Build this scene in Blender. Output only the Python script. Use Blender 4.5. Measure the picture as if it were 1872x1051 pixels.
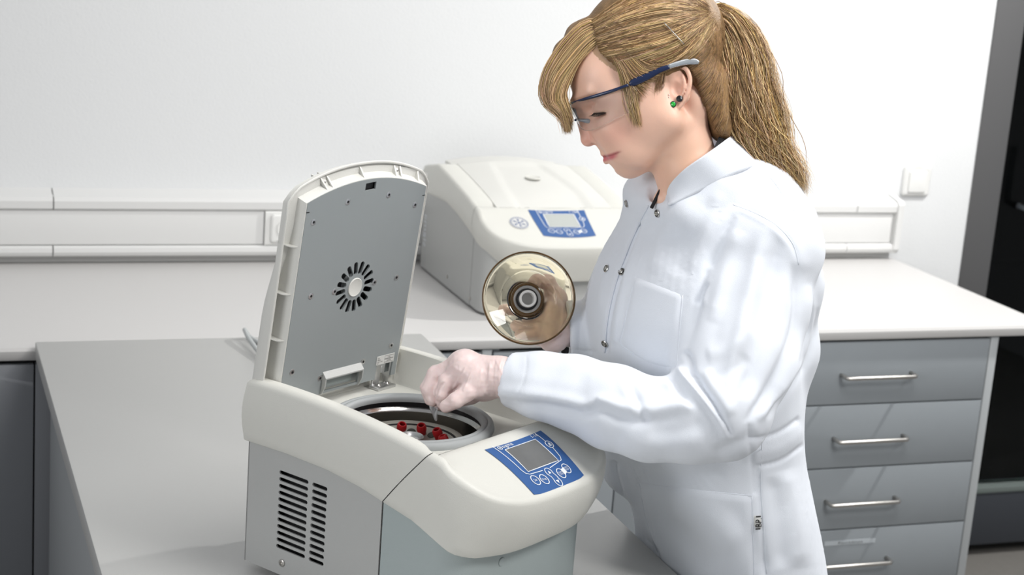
import bpy, bmesh, math, random
import numpy as np
from mathutils import Vector, Matrix, Euler
from mathutils.bvhtree import BVHTree
from mathutils.noise import noise as mnoise
random.seed(7); rng = np.random.default_rng(7)
SC = bpy.context.scene
for o in list(bpy.data.objects): bpy.data.objects.remove(o)
COL = SC.collection

# ------------------------------------------------------------------ camera
# world -> camera rows (right, down, forward)
def cam_rows(a, b, c):
    ca, sa, cb, sb, cc, sc = math.cos(a), math.sin(a), math.cos(b), math.sin(b), math.cos(c), math.sin(c)
    base = np.array([[1, 0, 0], [0, 0, -1], [0, 1, 0]], float)
    Rz = np.array([[ca, sa, 0], [-sa, ca, 0], [0, 0, 1]])
    Rx = np.array([[1, 0, 0], [0, cb, -sb], [0, sb, cb]])
    Rr = np.array([[cc, -sc, 0], [sc, cc, 0], [0, 0, 1]])
    return Rr @ Rx @ base @ Rz
CM = cam_rows(-0.35939726, 0.23473858, 0.07528032)
FPX = 3092.245; CX, CY = 936.0, 525.5
CO = np.array([0, 0, 1.8])
cam = bpy.data.cameras.new('camera'); camo = bpy.data.objects.new('camera', cam); COL.objects.link(camo)
cam.sensor_fit = 'HORIZONTAL'; cam.sensor_width = 36.0; cam.lens = FPX / 1872 * 36.0
R3 = Matrix([list(CM[0]), list(-CM[1]), list(-CM[2])]).transposed()
camo.matrix_world = Matrix.Translation(Vector(CO)) @ R3.to_4x4()
cam.dof.use_dof = True; cam.dof.focus_distance = 2.14; cam.dof.aperture_fstop = 9.0
cam.clip_start = 0.05
SC.camera = camo
def P(px, py, d):
    """point of the room seen at a pixel of the photograph at depth d"""
    return CO + CM.T @ np.array([(px - CX) / FPX, (py - CY) / FPX, 1.0]) * d
def proj(Q):
    q = (np.asarray(Q) - CO) @ CM.T
    return np.stack([CX + FPX * q[..., 0] / q[..., 2], CY + FPX * q[..., 1] / q[..., 2], q[..., 2]], -1)

# ------------------------------------------------------------------ light
SC.view_settings.view_transform = 'Standard'; SC.view_settings.look = 'None'
SC.view_settings.gamma = 1.0; SC.view_settings.use_curve_mapping = False
SC.view_settings.exposure = 0.0
wd = bpy.data.worlds.new('world'); SC.world = wd; wd.use_nodes = True
bg = wd.node_tree.nodes['Background']; bg.inputs[0].default_value = (0.94, 0.96, 1.0, 1); bg.inputs[1].default_value = 0.33
def area_light(name, loc, target, size, size_y, power, col=(1, 1, 1), spread=180):
    l = bpy.data.lights.new(name, 'AREA'); l.shape = 'RECTANGLE'; l.size = size; l.size_y = size_y
    l.energy = power; l.color = col; l.spread = math.radians(spread)
    o = bpy.data.objects.new(name, l); COL.objects.link(o); o.location = loc
    o.rotation_euler = (Vector(target) - Vector(loc)).to_track_quat('-Z', 'Y').to_euler(); return o
area_light('ceiling_light', (1.35, 1.6, 3.1), (1.15, 2.2, 0.9), 1.3, 0.9, 32, (1.0, 0.99, 0.97))
area_light('flash_softbox', (2.0, 0.4, 2.9), (1.2, 2.6, 1.0), 0.6, 0.6, 34, (1.0, 0.985, 0.96))
area_light('fill_light', (-1.5, 1.0, 1.9), (0.95, 1.95, 1.45), 1.1, 1.1, 5.0, (0.98, 0.99, 1.0), 80)  # added fill from the left for face and coat, no window there
area_light('ceiling_lamp', (3.15, 2.86, 2.75), (2.0, 3.1, 0.9), 0.07, 0.07, 46, (1.0, 0.99, 0.97))

# ------------------------------------------------------------------ materials
def mat(name, col, rough=0.5, metal=0.0, noise=0.0, nscale=40, bump=0.0, bscale=200, trans=0.0, ior=1.45, alpha=1.0, sss=0.0, coat=0.0, spec=0.5, sheen=0.0, vcol=False, stretch=None):
    m = bpy.data.materials.new(name); m.use_nodes = True
    nt = m.node_tree; b = nt.nodes['Principled BSDF']
    c = tuple(col) + (1,) if len(col) == 3 else col
    b.inputs['Base Color'].default_value = c; b.inputs['Roughness'].default_value = rough
    b.inputs['Metallic'].default_value = metal; b.inputs['IOR'].default_value = ior
    b.inputs['Transmission Weight'].default_value = trans; b.inputs['Alpha'].default_value = alpha
    b.inputs['Specular IOR Level'].default_value = spec
    if sss: b.inputs['Subsurface Weight'].default_value = sss; b.inputs['Subsurface Radius'].default_value = (0.012, 0.004, 0.002); b.inputs['Subsurface Scale'].default_value = 1.0
    if coat: b.inputs['Coat Weight'].default_value = coat; b.inputs['Coat Roughness'].default_value = 0.1
    if sheen: b.inputs['Sheen Weight'].default_value = sheen
    tc = nt.nodes.new('ShaderNodeTexCoord'); src = tc.outputs['Object']
    if stretch:
        mp = nt.nodes.new('ShaderNodeMapping'); mp.inputs['Scale'].default_value = stretch; nt.links.new(src, mp.inputs[0]); src = mp.outputs[0]
    base = None
    if vcol:
        va = nt.nodes.new('ShaderNodeVertexColor'); va.layer_name = 'Col'; base = va.outputs[0]; nt.links.new(base, b.inputs['Base Color'])
    n = nt.nodes.new('ShaderNodeTexNoise'); n.inputs['Scale'].default_value = nscale; n.inputs['Detail'].default_value = 4; nt.links.new(src, n.inputs['Vector'])
    mx = nt.nodes.new('ShaderNodeMix'); mx.data_type = 'RGBA'; mx.blend_type = 'MULTIPLY'; mx.inputs[0].default_value = 1.0
    rp = nt.nodes.new('ShaderNodeMapRange'); rp.inputs['To Min'].default_value = 1 - max(noise, 0.004); rp.inputs['To Max'].default_value = 1 + max(noise, 0.004)
    nt.links.new(n.outputs[0], rp.inputs[0]); nt.links.new(rp.outputs[0], mx.inputs[7])
    if base: nt.links.new(base, mx.inputs[6])
    else: mx.inputs[6].default_value = c
    nt.links.new(mx.outputs[2], b.inputs['Base Color'])
    if bump:
        n2 = nt.nodes.new('ShaderNodeTexNoise'); n2.inputs['Scale'].default_value = bscale; n2.inputs['Detail'].default_value = 3; nt.links.new(src, n2.inputs['Vector'])
        bp = nt.nodes.new('ShaderNodeBump'); bp.inputs['Strength'].default_value = bump; bp.inputs['Distance'].default_value = 0.001
        nt.links.new(n2.outputs[0], bp.inputs['Height']); nt.links.new(bp.outputs[0], b.inputs['Normal'])
    return m
MT = dict(
    wall=mat('painted_wall', (0.765, 0.775, 0.78), 0.85, bump=0.5, bscale=160),
    floor=mat('grey_floor', (0.20, 0.19, 0.175), 0.6, noise=.1),
    worktop=mat('grey_worktop', (0.58, 0.57, 0.56), 0.42, noise=.02, nscale=300),
    island=mat('island_worktop', (0.475, 0.475, 0.462), 0.38, noise=.02, nscale=300),
    edge=mat('worktop_edge', (0.56, 0.58, 0.60), 0.4),
    cabinet=mat('cabinet_front', (0.285, 0.31, 0.33), 0.45, noise=.02),
    cabside=mat('cabinet_side', (0.42, 0.44, 0.45), 0.5),
    leftcab=mat('left_cabinet_front', (0.26, 0.27, 0.29), 0.45),
    duct=mat('duct_plastic', (0.74, 0.74, 0.73), 0.4),
    socket=mat('socket_plastic', (0.80, 0.80, 0.78), 0.3),
    strip=mat('grey_strip', (0.55, 0.55, 0.54), 0.5),
    black=mat('black_gap', (0.008, 0.008, 0.009), 0.5),
    steel=mat('brushed_steel', (0.55, 0.53, 0.50), 0.32, metal=1.0, bump=.1, bscale=400),
    chrome=mat('polished_steel', (0.62, 0.60, 0.58), 0.14, metal=1.0),
    silver=mat('silver_aluminium', (0.62, 0.62, 0.62), 0.35, metal=1.0),
    frame=mat('dark_aluminium', (0.12, 0.12, 0.122), 0.45, metal=0.2),
    rail=mat('door_rail', (0.045, 0.05, 0.06), 0.45),
    railtop=mat('door_rail_highlight', (0.16, 0.19, 0.18), 0.4),
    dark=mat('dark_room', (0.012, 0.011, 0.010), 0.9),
    glass=mat('door_glass', (0.6, 0.65, 0.66), 0.02, trans=1.0, ior=1.2),
    cream=mat('cream_plastic', (0.635, 0.63, 0.585), 0.42, bump=.22, bscale=900, noise=.01),
    cream2=mat('cream_plastic_soft', (0.64, 0.635, 0.60), 0.42, bump=.22, bscale=900),
    sheet=mat('grey_sheet_steel', (0.43, 0.435, 0.425), 0.42, bump=.2, bscale=900, noise=.01),
    sheet2=mat('grey_sheet_steel_blue', (0.36, 0.41, 0.41), 0.42, bump=.2, bscale=900),
    plate=mat('lid_plate_grey', (0.30, 0.325, 0.33), 0.45, metal=0.15, bump=.08, bscale=900),
    gasket=mat('grey_rubber', (0.33, 0.345, 0.35), 0.55),
    blackrub=mat('black_rubber', (0.012, 0.012, 0.014), 0.5),
    blue=mat('blue_panel', (0.027, 0.095, 0.28), 0.35),
    white=mat('white_print', (0.75, 0.78, 0.82), 0.4),
    print_=mat('dark_print', (0.03, 0.03, 0.03), 0.6),
    screen=mat('grey_screen', (0.13, 0.13, 0.127), 0.08, coat=.6, noise=.15, nscale=30),
    screen2=mat('pale_screen', (0.42, 0.44, 0.42), 0.2),
    sticker=mat('sticker_paper', (0.62, 0.62, 0.60), 0.5),
    tape=mat('clear_tape', (0.50, 0.54, 0.57), 0.3),
    rotor=mat('rotor_beige', (0.42, 0.40, 0.35), 0.35, metal=0.3),
    red=mat('red_plastic', (0.55, 0.015, 0.02), 0.35),
    redin=mat('red_plastic_inside', (0.22, 0.004, 0.006), 0.5),
    hole=mat('dark_olive_hole', (0.07, 0.07, 0.055), 0.6),
    amber=mat('amber_clear_plastic', (0.95, 0.88, 0.70), 0.03, trans=1.0, ior=1.35),
    amberrim=mat('amber_rim_plastic', (0.20, 0.115, 0.045), 0.08, trans=0.6, ior=1.4),
    ambercone=mat('amber_cone_plastic', (0.90, 0.74, 0.50), 0.06, trans=0.75, ior=1.5, coat=.5),
    knobring=mat('grey_plastic_ring', (0.62, 0.61, 0.59), 0.3),
    tube=mat('clear_tube_plastic', (0.97, 0.98, 0.99), 0.18, trans=0.85, ior=1.04),
    skin=mat('skin', (0.8, 0.5, 0.4), 0.42, sss=0.12, vcol=True, bump=.1, bscale=900, noise=.03, nscale=120),
    lash=mat('lash_hair', (0.03, 0.02, 0.015), 0.6),
    hair=mat('blonde_hair', (0.36, 0.23, 0.11), 0.38, vcol=True, noise=.05),
    hairbase=mat('blonde_hair_base', (0.20, 0.125, 0.06), 0.55, noise=.45, nscale=60, bump=.9, bscale=300, vcol=True),
    tie=mat('black_elastic', (0.012, 0.011, 0.012), 0.6),
    coat=mat('white_cotton', (0.735, 0.77, 0.83), 0.8, bump=.35, bscale=1500, noise=.012, nscale=25, sheen=.1),
    glove=mat('latex_glove', (0.78, 0.625, 0.605), 0.36, sss=0.1, noise=.10, nscale=45, bump=.5, bscale=90),
    snap=mat('snap_metal', (0.50, 0.49, 0.46), 0.25, metal=1.0),
    snapdark=mat('snap_dark', (0.05, 0.05, 0.05), 0.4, metal=.5),
    trousers=mat('dark_denim', (0.03, 0.035, 0.05), 0.8),
    shoe=mat('white_shoe', (0.6, 0.6, 0.6), 0.5),
    blackfab=mat('black_fabric', (0.012, 0.012, 0.014), 0.8),
    navy=mat('navy_plastic', (0.010, 0.020, 0.065), 0.22, coat=.3),
    clearpl=mat('clear_plastic', (0.92, 0.93, 0.94), 0.03, trans=1.0, ior=1.12),
    greyclear=mat('smoke_plastic', (0.42, 0.46, 0.50), 0.15, trans=.4),
    green=mat('green_stone', (0.02, 0.42, 0.05), 0.12, coat=1),
    blackgem=mat('black_stud', (0.01, 0.01, 0.01), 0.15, coat=1),
    cable=mat('grey_cable', (0.42, 0.44, 0.44), 0.4),
    yellow=mat('yellowed_sticker', (0.75, 0.60, 0.42), 0.5),
)

# ------------------------------------------------------------------ mesh helpers
def obj(name, verts, faces, m=None, parent=None, smooth=False, mat_world=None, label=None):
    me = bpy.data.meshes.new(name); me.from_pydata([tuple(map(float, v)) for v in verts], [], [tuple(int(i) for i in f) for f in faces]); me.update()
    return link(name, me, m, parent, smooth, mat_world, label)
def link(name, me, m=None, parent=None, smooth=False, mat_world=None, label=None):
    if m is not None: me.materials.append(MT[m] if isinstance(m, str) else m)
    if smooth: me.polygons.foreach_set('use_smooth', [True] * len(me.polygons))
    o = bpy.data.objects.new(name, me); COL.objects.link(o)
    if parent is not None: o.parent = parent
    if mat_world is not None: o.matrix_local = mat_world
    if label: o['label'] = label
    return o
def bmobj(name, bm, m=None, parent=None, smooth=False, label=None):
    me = bpy.data.meshes.new(name); bmesh.ops.recalc_face_normals(bm, faces=bm.faces); bm.to_mesh(me); bm.free()
    return link(name, me, m, parent, smooth, None, label)
def tag(o, label, cat, group=None):
    o['label'] = label; o['category'] = cat
    if group: o['group'] = group
    return o
def empty(name, loc, rz=0, label=None, cat=None, group=None):
    o = bpy.data.objects.new(name, None); COL.objects.link(o); o.location = loc; o.rotation_euler = (0, 0, rz); o.empty_display_size = 0.05
    if label: tag(o, label, cat, group)
    return o
def box(bm, x0, x1, y0, y1, z0, z1, bev=0.0, seg=2):
    r = bmesh.ops.create_cube(bm, size=1.0); vs = r['verts']
    for v in vs:
        v.co = Vector((x0 + (v.co.x + .5) * (x1 - x0), y0 + (v.co.y + .5) * (y1 - y0), z0 + (v.co.z + .5) * (z1 - z0)))
    if bev:
        es = list({e for v in vs for e in v.link_edges})
        bmesh.ops.bevel(bm, geom=es, offset=bev, segments=seg, affect='EDGES', profile=.5)
    return vs
def boxo(name, ext, m, parent=None, bev=0.0, label=None, seg=2):
    bm = bmesh.new(); box(bm, *ext, bev=bev, seg=seg); o = bmobj(name, bm, m, parent, False, label)
    if bev: 
        o.data.polygons.foreach_set('use_smooth', [True] * len(o.data.polygons)); smooth_by_angle(o.data)
    return o
def smooth_by_angle(me, ang=35):
    me.polygons.foreach_set('use_smooth', [True] * len(me.polygons))
    bm = bmesh.new(); bm.from_mesh(me); a = math.radians(ang)
    for e in bm.edges:
        if len(e.link_faces) == 2 and e.calc_face_angle(0) > a: e.smooth = False
    bm.to_mesh(me); bm.free()
def grid_faces(n, m, closed=False, off=0):
    F = []
    for i in range(n - 1):
        for j in range(m if closed else m - 1):
            j2 = (j + 1) % m
            F.append((off + i * m + j, off + i * m + j2, off + (i + 1) * m + j2, off + (i + 1) * m + j))
    return F
def loft(rings, closed=True, cap0=False, cap1=False):
    n, m = len(rings), len(rings[0]); V = [p for r in rings for p in r]; F = grid_faces(n, m, closed)
    if cap0: F.append(tuple(range(m))[::-1])
    if cap1: F.append(tuple((n - 1) * m + j for j in range(m)))
    return V, F
def lathe(prof, seg=48, axis=None):
    """prof: list of (r, z); around local z"""
    rings = [[(r * math.cos(2 * math.pi * k / seg), r * math.sin(2 * math.pi * k / seg), z) for k in range(seg)] for r, z in prof]
    return loft(rings, True)
def latheo(name, prof, m, parent=None, seg=48, loc=(0, 0, 0), rot=None, label=None, ang=35, cap=True):
    V, F = lathe(prof, seg)
    if cap:
        if prof[0][0] > 1e-5: F.append(tuple(range(seg))[::-1])
        if prof[-1][0] > 1e-5: F.append(tuple((len(prof) - 1) * seg + j for j in range(seg)))
    bm = bmesh.new(); vs = [bm.verts.new(v) for v in V]
    for f in F:
        try: bm.faces.new([vs[i] for i in f])
        except ValueError: pass
    bmesh.ops.remove_doubles(bm, verts=bm.verts, dist=1e-6)
    o = bmobj(name, bm, m, parent, True, label); smooth_by_angle(o.data, ang)
    o.location = loc
    if rot is not None: o.rotation_mode = 'QUATERNION'; o.rotation_quaternion = rot
    return o
def tube_vf(pts, rad, seg=10, caps=True):
    pts = [Vector(p) for p in pts]; n = len(pts); rings = []
    rads = rad if hasattr(rad, '__len__') else [rad] * n
    t0 = (pts[1] - pts[0]).normalized(); nrm = t0.orthogonal().normalized()
    for i, p in enumerate(pts):
        t = (pts[min(i + 1, n - 1)] - pts[max(i - 1, 0)]).normalized()
        nrm = (nrm - t * nrm.dot(t)).normalized(); b = t.cross(nrm)
        rings.append([tuple(p + (nrm * math.cos(2 * math.pi * k / seg) + b * math.sin(2 * math.pi * k / seg)) * rads[i]) for k in range(seg)])
    return loft(rings, True, caps, caps)
def tubeo(name, pts, rad, m, parent=None, seg=10, label=None):
    V, F = tube_vf(pts, rad, seg); return obj(name, V, F, m, parent, True, None, label)
def catmull(pts, n=8):
    pts = [np.array(p, float) for p in pts]; out = []
    for i in range(len(pts) - 1):
        p0 = pts[max(i - 1, 0)]; p1 = pts[i]; p2 = pts[i + 1]; p3 = pts[min(i + 2, len(pts) - 1)]
        for k in range(n):
            t = k / n; out.append(0.5 * ((2 * p1) + (-p0 + p2) * t + (2 * p0 - 5 * p1 + 4 * p2 - p3) * t * t + (-p0 + 3 * p1 - 3 * p2 + p3) * t ** 3))
    out.append(pts[-1]); return out
def text_mesh(s, size, align='LEFT', extrude=0.0, spacing=1.0):
    """flat lettering as vertices (x, y) and faces"""
    cu = bpy.data.curves.new('txt', 'FONT'); cu.body = s; cu.size = size; cu.align_x = align; cu.space_character = spacing; cu.resolution_u = 3
    o = bpy.data.objects.new('txt', cu); COL.objects.link(o); bpy.context.view_layer.update()
    dg = bpy.context.evaluated_depsgraph_get(); me = o.evaluated_get(dg).to_mesh()
    V = [(v.co.x, v.co.y) for v in me.vertices]; F = [tuple(p.vertices) for p in me.polygons]
    o.evaluated_get(dg).to_mesh_clear(); bpy.data.objects.remove(o); return V, F
def stroke2(pts, w, closed=False):
    """ribbon of width w along 2d points"""
    P2 = [np.array(p, float) for p in pts]; n = len(P2); V = []; F = []
    for i in range(n):
        a = P2[(i - 1) % n] if closed else P2[max(i - 1, 0)]; b = P2[(i + 1) % n] if closed else P2[min(i + 1, n - 1)]
        t = b - a; t = t / (np.linalg.norm(t) + 1e-12); nn = np.array([-t[1], t[0]])
        V += [tuple(P2[i] + nn * w / 2), tuple(P2[i] - nn * w / 2)]
    for i in range(n if closed else n - 1):
        j = (i + 1) % n; F.append((2 * i, 2 * i + 1, 2 * j + 1, 2 * j))
    return V, F
def arc2(cx, cy, rx, ry=None, a0=0, a1=360, n=24):
    ry = ry or rx
    return [(cx + rx * math.cos(math.radians(a0 + (a1 - a0) * k / n)), cy + ry * math.sin(math.radians(a0 + (a1 - a0) * k / n))) for k in range(n + 1)]
def join2(L):
    V = []; F = []
    for v, f in L:
        o = len(V); V += list(v); F += [tuple(i + o for i in ff) for ff in f]
    return V, F
# ------------------------------------------------------------------ the room
def struct(o): o['kind'] = 'structure'; return o
TOP = 0.90
struct(boxo('floor', (-3.0, 4.5, -1.5, 3.99, -0.05, 0.0), 'floor'))
struct(boxo('wall_back', (-3.0, 2.739, 3.821, 3.99, 0.0, 3.0), 'wall'))
lint = struct(boxo('wall_over_door', (2.739, 4.5, 3.821, 3.99, 2.35, 3.0), 'wall')); lint.name = 'wall_back_lintel'
# glazed door with dark aluminium frame beside the wall
door = empty('door_1', (2.739, 3.86, 0)); door['kind'] = 'structure'
boxo('frame_post', (0, 0.093, -0.045, 0.05, 0, 2.35), 'frame', door, 0.003)
boxo('frame_post', (1.10, 1.19, -0.045, 0.05, 0, 2.35), 'frame', door, 0.003)
boxo('frame_head', (0.093, 1.10, -0.045, 0.05, 2.27, 2.35), 'frame', door, 0.003)
boxo('bottom_rail', (0.093, 1.10, -0.030, 0.03, 0.035, 0.195), 'rail', door, 0.003)
boxo('rail_highlight', (0.093, 1.10, -0.034, 0.03, 0.195, 0.213), 'railtop', door, 0.002)  # paler strip: the highlight on top of the rail, put into colour
boxo('glass_pane', (0.093, 1.10, 0.0, 0.012, 0.213, 2.27), 'glass', door)
hd = tubeo('door_handle', [(0.19, 0.0, 1.03), (0.19, -0.05, 1.03), (0.19, -0.055, 1.09), (0.19, -0.055, 1.19)], 0.009, 'greyclear', door)
# dark room beyond the glass
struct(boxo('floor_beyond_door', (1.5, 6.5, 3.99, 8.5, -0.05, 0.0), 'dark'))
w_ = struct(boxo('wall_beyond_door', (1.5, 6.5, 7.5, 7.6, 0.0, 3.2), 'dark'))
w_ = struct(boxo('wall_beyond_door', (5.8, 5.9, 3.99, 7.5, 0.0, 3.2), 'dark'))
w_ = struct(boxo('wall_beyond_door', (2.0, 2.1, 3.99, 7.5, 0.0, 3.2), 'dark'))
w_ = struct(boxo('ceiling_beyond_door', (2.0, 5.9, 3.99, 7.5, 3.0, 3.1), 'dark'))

# ------------------------------------------------------------------ cable duct on the wall
def prism_x(name, prof, x0, x1, m, parent=None):
    V = [(x0, y, z) for y, z in prof] + [(x1, y, z) for y, z in prof]; n = len(prof)
    F = [tuple(range(n))[::-1], tuple(range(n, 2 * n))] + [(i, (i + 1) % n, n + (i + 1) % n, n + i) for i in range(n)]
    bm = bmesh.new(); vs = [bm.verts.new(v) for v in V]; [bm.faces.new([vs[i] for i in f]) for f in F]
    o = bmobj(name, bm, m, parent, True); smooth_by_angle(o.data, 30); return o
duct = empty('cable_duct', (0, 3.821, TOP), 0, 'long white plastic cable duct with cover strips along the wall above the worktop', 'cable duct')
rnd = lambda y0, z0, z1: [(0, z0), (y0 + .004, z0), (y0 + .001, z0 + .0015), (y0, z0 + .005), (y0, z1 - .008), (y0 + .003, z1 - .002), (y0 + .008, z1), (0, z1)]
prism_x('duct_back', [(0, 0.02), (-.040, 0.02), (-.040, .155), (0, .155)], -1.6, 2.488, 'duct', duct)
for a, b in ((-1.6, .3255), (.3285, 1.4), (1.402, 2.357), (2.360, 2.480)):
    prism_x('top_strip', [(0, .126), (-.050, .126), (-.055, .130), (-.056, .146), (-.050, .154), (0, .166)], a, b, 'duct', duct)
for a, b in ((-1.6, .3255), (.3285, 1.4), (1.402, 2.340), (2.342, 2.484)):
    prism_x('bottom_strip', [(0, .018), (-.044, .018), (-.052, .022), (-.056, .030), (-.055, .040), (-.050, .044), (0, .044)], a, b, 'duct', duct)
for a, b in ((-1.6, .797), (.93, 2.472)):
    prism_x('cover_panel', [(0, .046), (-.046, .046), (-.047, .050), (-.047, .120), (-.046, .124), (0, .124)], a, b, 'duct', duct)
prism_x('end_cap', [(0, .0185), (-.050, .0185), (-.059, .03), (-.060, .15), (-.052, .160), (0, .170)], 2.4805, 2.497, 'duct', duct)
prism_x('socket_carrier', [(0, .045), (-.052, .045), (-.054, .048), (-.054, .122), (-.052, .125), (0, .125)], .799, .928, 'socket', duct)
boxo('sticker', (.857, .885, -.0572, -.0555, .130, .1445), 'yellow', duct)
strip = tag(boxo('worktop_upstand', (-1.6, 2.493, 3.797, 3.819, TOP, TOP + .018), 'strip', None, .002), 'narrow grey upstand strip between worktop and cable duct', 'upstand')
def rrect(w, h, r, n=6):
    out = []
    for cx_, cy_, a0 in ((w / 2 - r, h / 2 - r, 0), (-w / 2 + r, h / 2 - r, 90), (-w / 2 + r, -h / 2 + r, 180), (w / 2 - r, -h / 2 + r, 270)):
        out += [(cx_ + r * math.cos(math.radians(a0 + 90 * k / n)), cy_ + r * math.sin(math.radians(a0 + 90 * k / n))) for k in range(n + 1)]
    return out
def plate_rr(name, w, h, r, prof, m, parent, loc):
    """rounded plate facing -y; prof: list of (inset, y)"""
    rings = [[(x, y, z) for x, z in rrect(w - 2 * i, h - 2 * i, max(r - i, .001))] for i, y in prof]
    V, F = loft(rings, True, False, True); bm = bmesh.new(); vs = [bm.verts.new(v) for v in V]; [bm.faces.new([vs[i] for i in f]) for f in F]
    o = bmobj(name, bm, m, parent, True); smooth_by_angle(o.data, 40); o.location = loc; return o
sock = empty('wall_socket', (.848, 3.821 - .054, TOP + .0855), 0, 'white round-well mains socket set in the cable duct behind the open centrifuge', 'socket')
plate_rr('socket_frame', .073, .067, .008, [(0, 0), (0, -.004), (.002, -.006), (.006, -.0065)], 'socket', sock, (0, 0, 0))
o = latheo('socket_well', [(.0225, 0), (.0225, .0015), (.0205, .002), (.0195, .0), (.019, -.004), (0, -.004)], 'socket', sock, 40, (0, -.0068, 0), Euler((math.pi / 2, 0, 0)).to_quaternion())
for dx in (-.0085, .0085): latheo('pin_hole', [(0, .0003), (.0028, .0003), (.0028, 0)], 'black', sock, 16, (dx, -.0032, .002), Euler((math.pi / 2, 0, 0)).to_quaternion(), cap=False)
latheo('centre_screw', [(.0025, 0), (.0025, .0012), (0, .0012)], 'silver', sock, 16, (0, -.0032, .002), Euler((math.pi / 2, 0, 0)).to_quaternion())
for dz in (-.0175, .0175): boxo('earth_clip', (-.0025, .0025, -.0075, -.003, dz - .0025, dz + .0025), 'strip', sock, .0008)
sw = empty('light_switch', (2.5605, 3.821, TOP + .2055), 0, 'white square light switch on the wall beside the glass door', 'switch')
plate_rr('switch_frame', .083, .083, .008, [(0, 0), (0, -.006), (.003, -.009), (.010, -.0105), (.013, -.009)], 'socket', sw, (0, 0, 0))
plate_rr('switch_rocker', .056, .058, .005, [(0, -.004), (0, -.010), (.0015, -.0125), (.004, -.013)], 'socket', sw, (0, -.001, -.002))
boxo('sticker', (-.013, .011, -.0095, -.0085, .0335, .0385), 'yellow', sw)

# ------------------------------------------------------------------ worktops and cabinets
bm = bmesh.new(); prof = [(3.130, TOP - .0), (3.123, TOP - .002), (3.119, TOP - .008), (3.119, TOP - .020), (3.122, TOP - .026), (3.128, TOP - .028), (3.796, TOP - .028), (3.796, TOP)]
wt = prism_x('worktop', prof, -1.6, 2.4975, 'worktop'); tag(wt, 'long pale grey worktop with a rounded front edge along the back wall', 'worktop')
def bar_handle(parent, x0, x1, z, y0, r=.0045):
    pts = [(x0, y0, z + .0), (x0, y0 - .020, z)] + [(x0 + .010 * (1 - math.cos(a)), y0 - .020 - .010 * math.sin(a), z - .0005) for a in (.5, 1.0, 1.5)]
    pts2 = [(x0 + x1 - p[0], p[1], p[2]) for p in pts][::-1]
    return tubeo('handle', pts + pts2, r, 'steel', parent, 12)
def base_cabinet(x0, x1, zs, label, drawers=True, sticker=-1, m='cabinet'):
    c = empty('base_cabinet', ((x0 + x1) / 2, 3.14, 0), 0, label, 'cabinet', None); w = (x1 - x0) / 2
    boxo('side_panel', (-w, -w + .019, -.0, .60, .10, TOP - .029), 'cabside', c)
    boxo('side_panel', (w - .0205, w, -.0125, .60, .10, TOP - .029), 'cabside', c, .001)
    boxo('back_panel', (-w + .019, w - .021, .585, .60, .10, TOP - .029), 'cabside', c)
    boxo('bottom_panel', (-w + .019, w - .021, .02, .585, .10, .118), 'cabside', c)
    boxo('recess', (-w + .019, w - .021, .012, .018, .118, TOP - .035), 'black', c)
    boxo('plinth', (-w, w, .05, .065, 0.0, .10), 'rail', c)
    if drawers:
        for k in range(len(zs) - 1):
            dr = boxo('drawer', (-w + .004, w - .0235, -.0125, .006, zs[k + 1] + .0012, zs[k] - .0018), m, c, .0015)
            hz = (zs[k] + zs[k + 1]) / 2 - .0035
            bar_handle(dr, 2.0585 - .090 - (x0 + x1) / 2, 2.0585 + .090 - (x0 + x1) / 2, hz, -.0125)
            if k == sticker:
                st = boxo('label_strip', (-.0755 + (2.055 - (x0 + x1) / 2), .058 + (2.055 - (x0 + x1) / 2), -.0135, -.0125, zs[k] - .038, zs[k] - .0275), 'tape', dr)
                V, F = text_mesh('Plastikdosen', .0098, 'CENTER', spacing=1.28); cx_ = 2.047 - (x0 + x1) / 2
                obj('lettering', [(x * 1.0 + cx_, -.0138, y + zs[k] - .0362) for x, y in V], F, 'print_', dr)
    else:
        boxo('door', (-w + .003, -.0015, -.0125, .006, .12, TOP - .036), m, c, .0015)
        boxo('door', (.0015, w - .022, -.0125, .006, .12, TOP - .036), m, c, .0015)
    return c
base_cabinet(1.745, 2.3735, [.8690, .7215, .5715, .4225, .2735, .124], 'grey drawer cabinet with steel bar handles, at the right end of the worktop', True, 3)
base_cabinet(1.1435, 1.7435, None, 'plain grey base cabinet under the worktop behind the woman', False)
base_cabinet(.542, 1.142, None, 'plain grey base cabinet hidden behind the island bench', False)
base_cabinet(-.0595, .5405, None, 'plain bluish grey base cabinet under the worktop left of the island bench', False, m='leftcab')
base_cabinet(-.661, -.061, None, 'plain grey base cabinet under the far left end of the worktop', False, m='leftcab')

isl = empty('island_bench', (.6125, 2.0, 0), 0, 'grey island bench carrying the open centrifuge, standing out from the worktop', 'bench')
bm = bmesh.new(); box(bm, -.3725, .3725, -1.6, 1.114, .880, .912, .0025, 2); ob = bmobj('bench_top', bm, 'island', isl, True); smooth_by_angle(ob.data)
boxo('bench_panel', (-.345, -.327, -1.55, 1.10, 0, .880), 'cabside', isl); boxo('bench_panel', (.327, .345, -1.55, 1.10, 0, .880), 'cabside', isl)
boxo('bench_end', (-.327, .327, -1.55, -1.53, 0, .880), 'cabside', isl)
cb = [(.655, 2.62, .917), (.640, 2.85, .9175), (.637, 2.99, .930), (.634, 3.05, .936), (.628, 3.09, .934), (.622, 3.10, .924), (.617, 3.09, .917), (.60, 2.97, .9165), (.59, 2.80, .9165)]
cb = [(.640, 2.30, .917), (.652, 2.75, .917), (.634, 2.92, .919), (.624, 3.03, .928), (.6235, 3.085, .934), (.629, 3.098, .926), (.638, 3.085, .917), (.665, 2.97, .9165), (.70, 2.75, .9165), (.72, 2.45, .9165)]
tag(tubeo('power_cable', catmull(cb, 8), .0045, 'cable', None, 10), 'grey power cable looped on the island bench behind the open centrifuge', 'cable')
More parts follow.
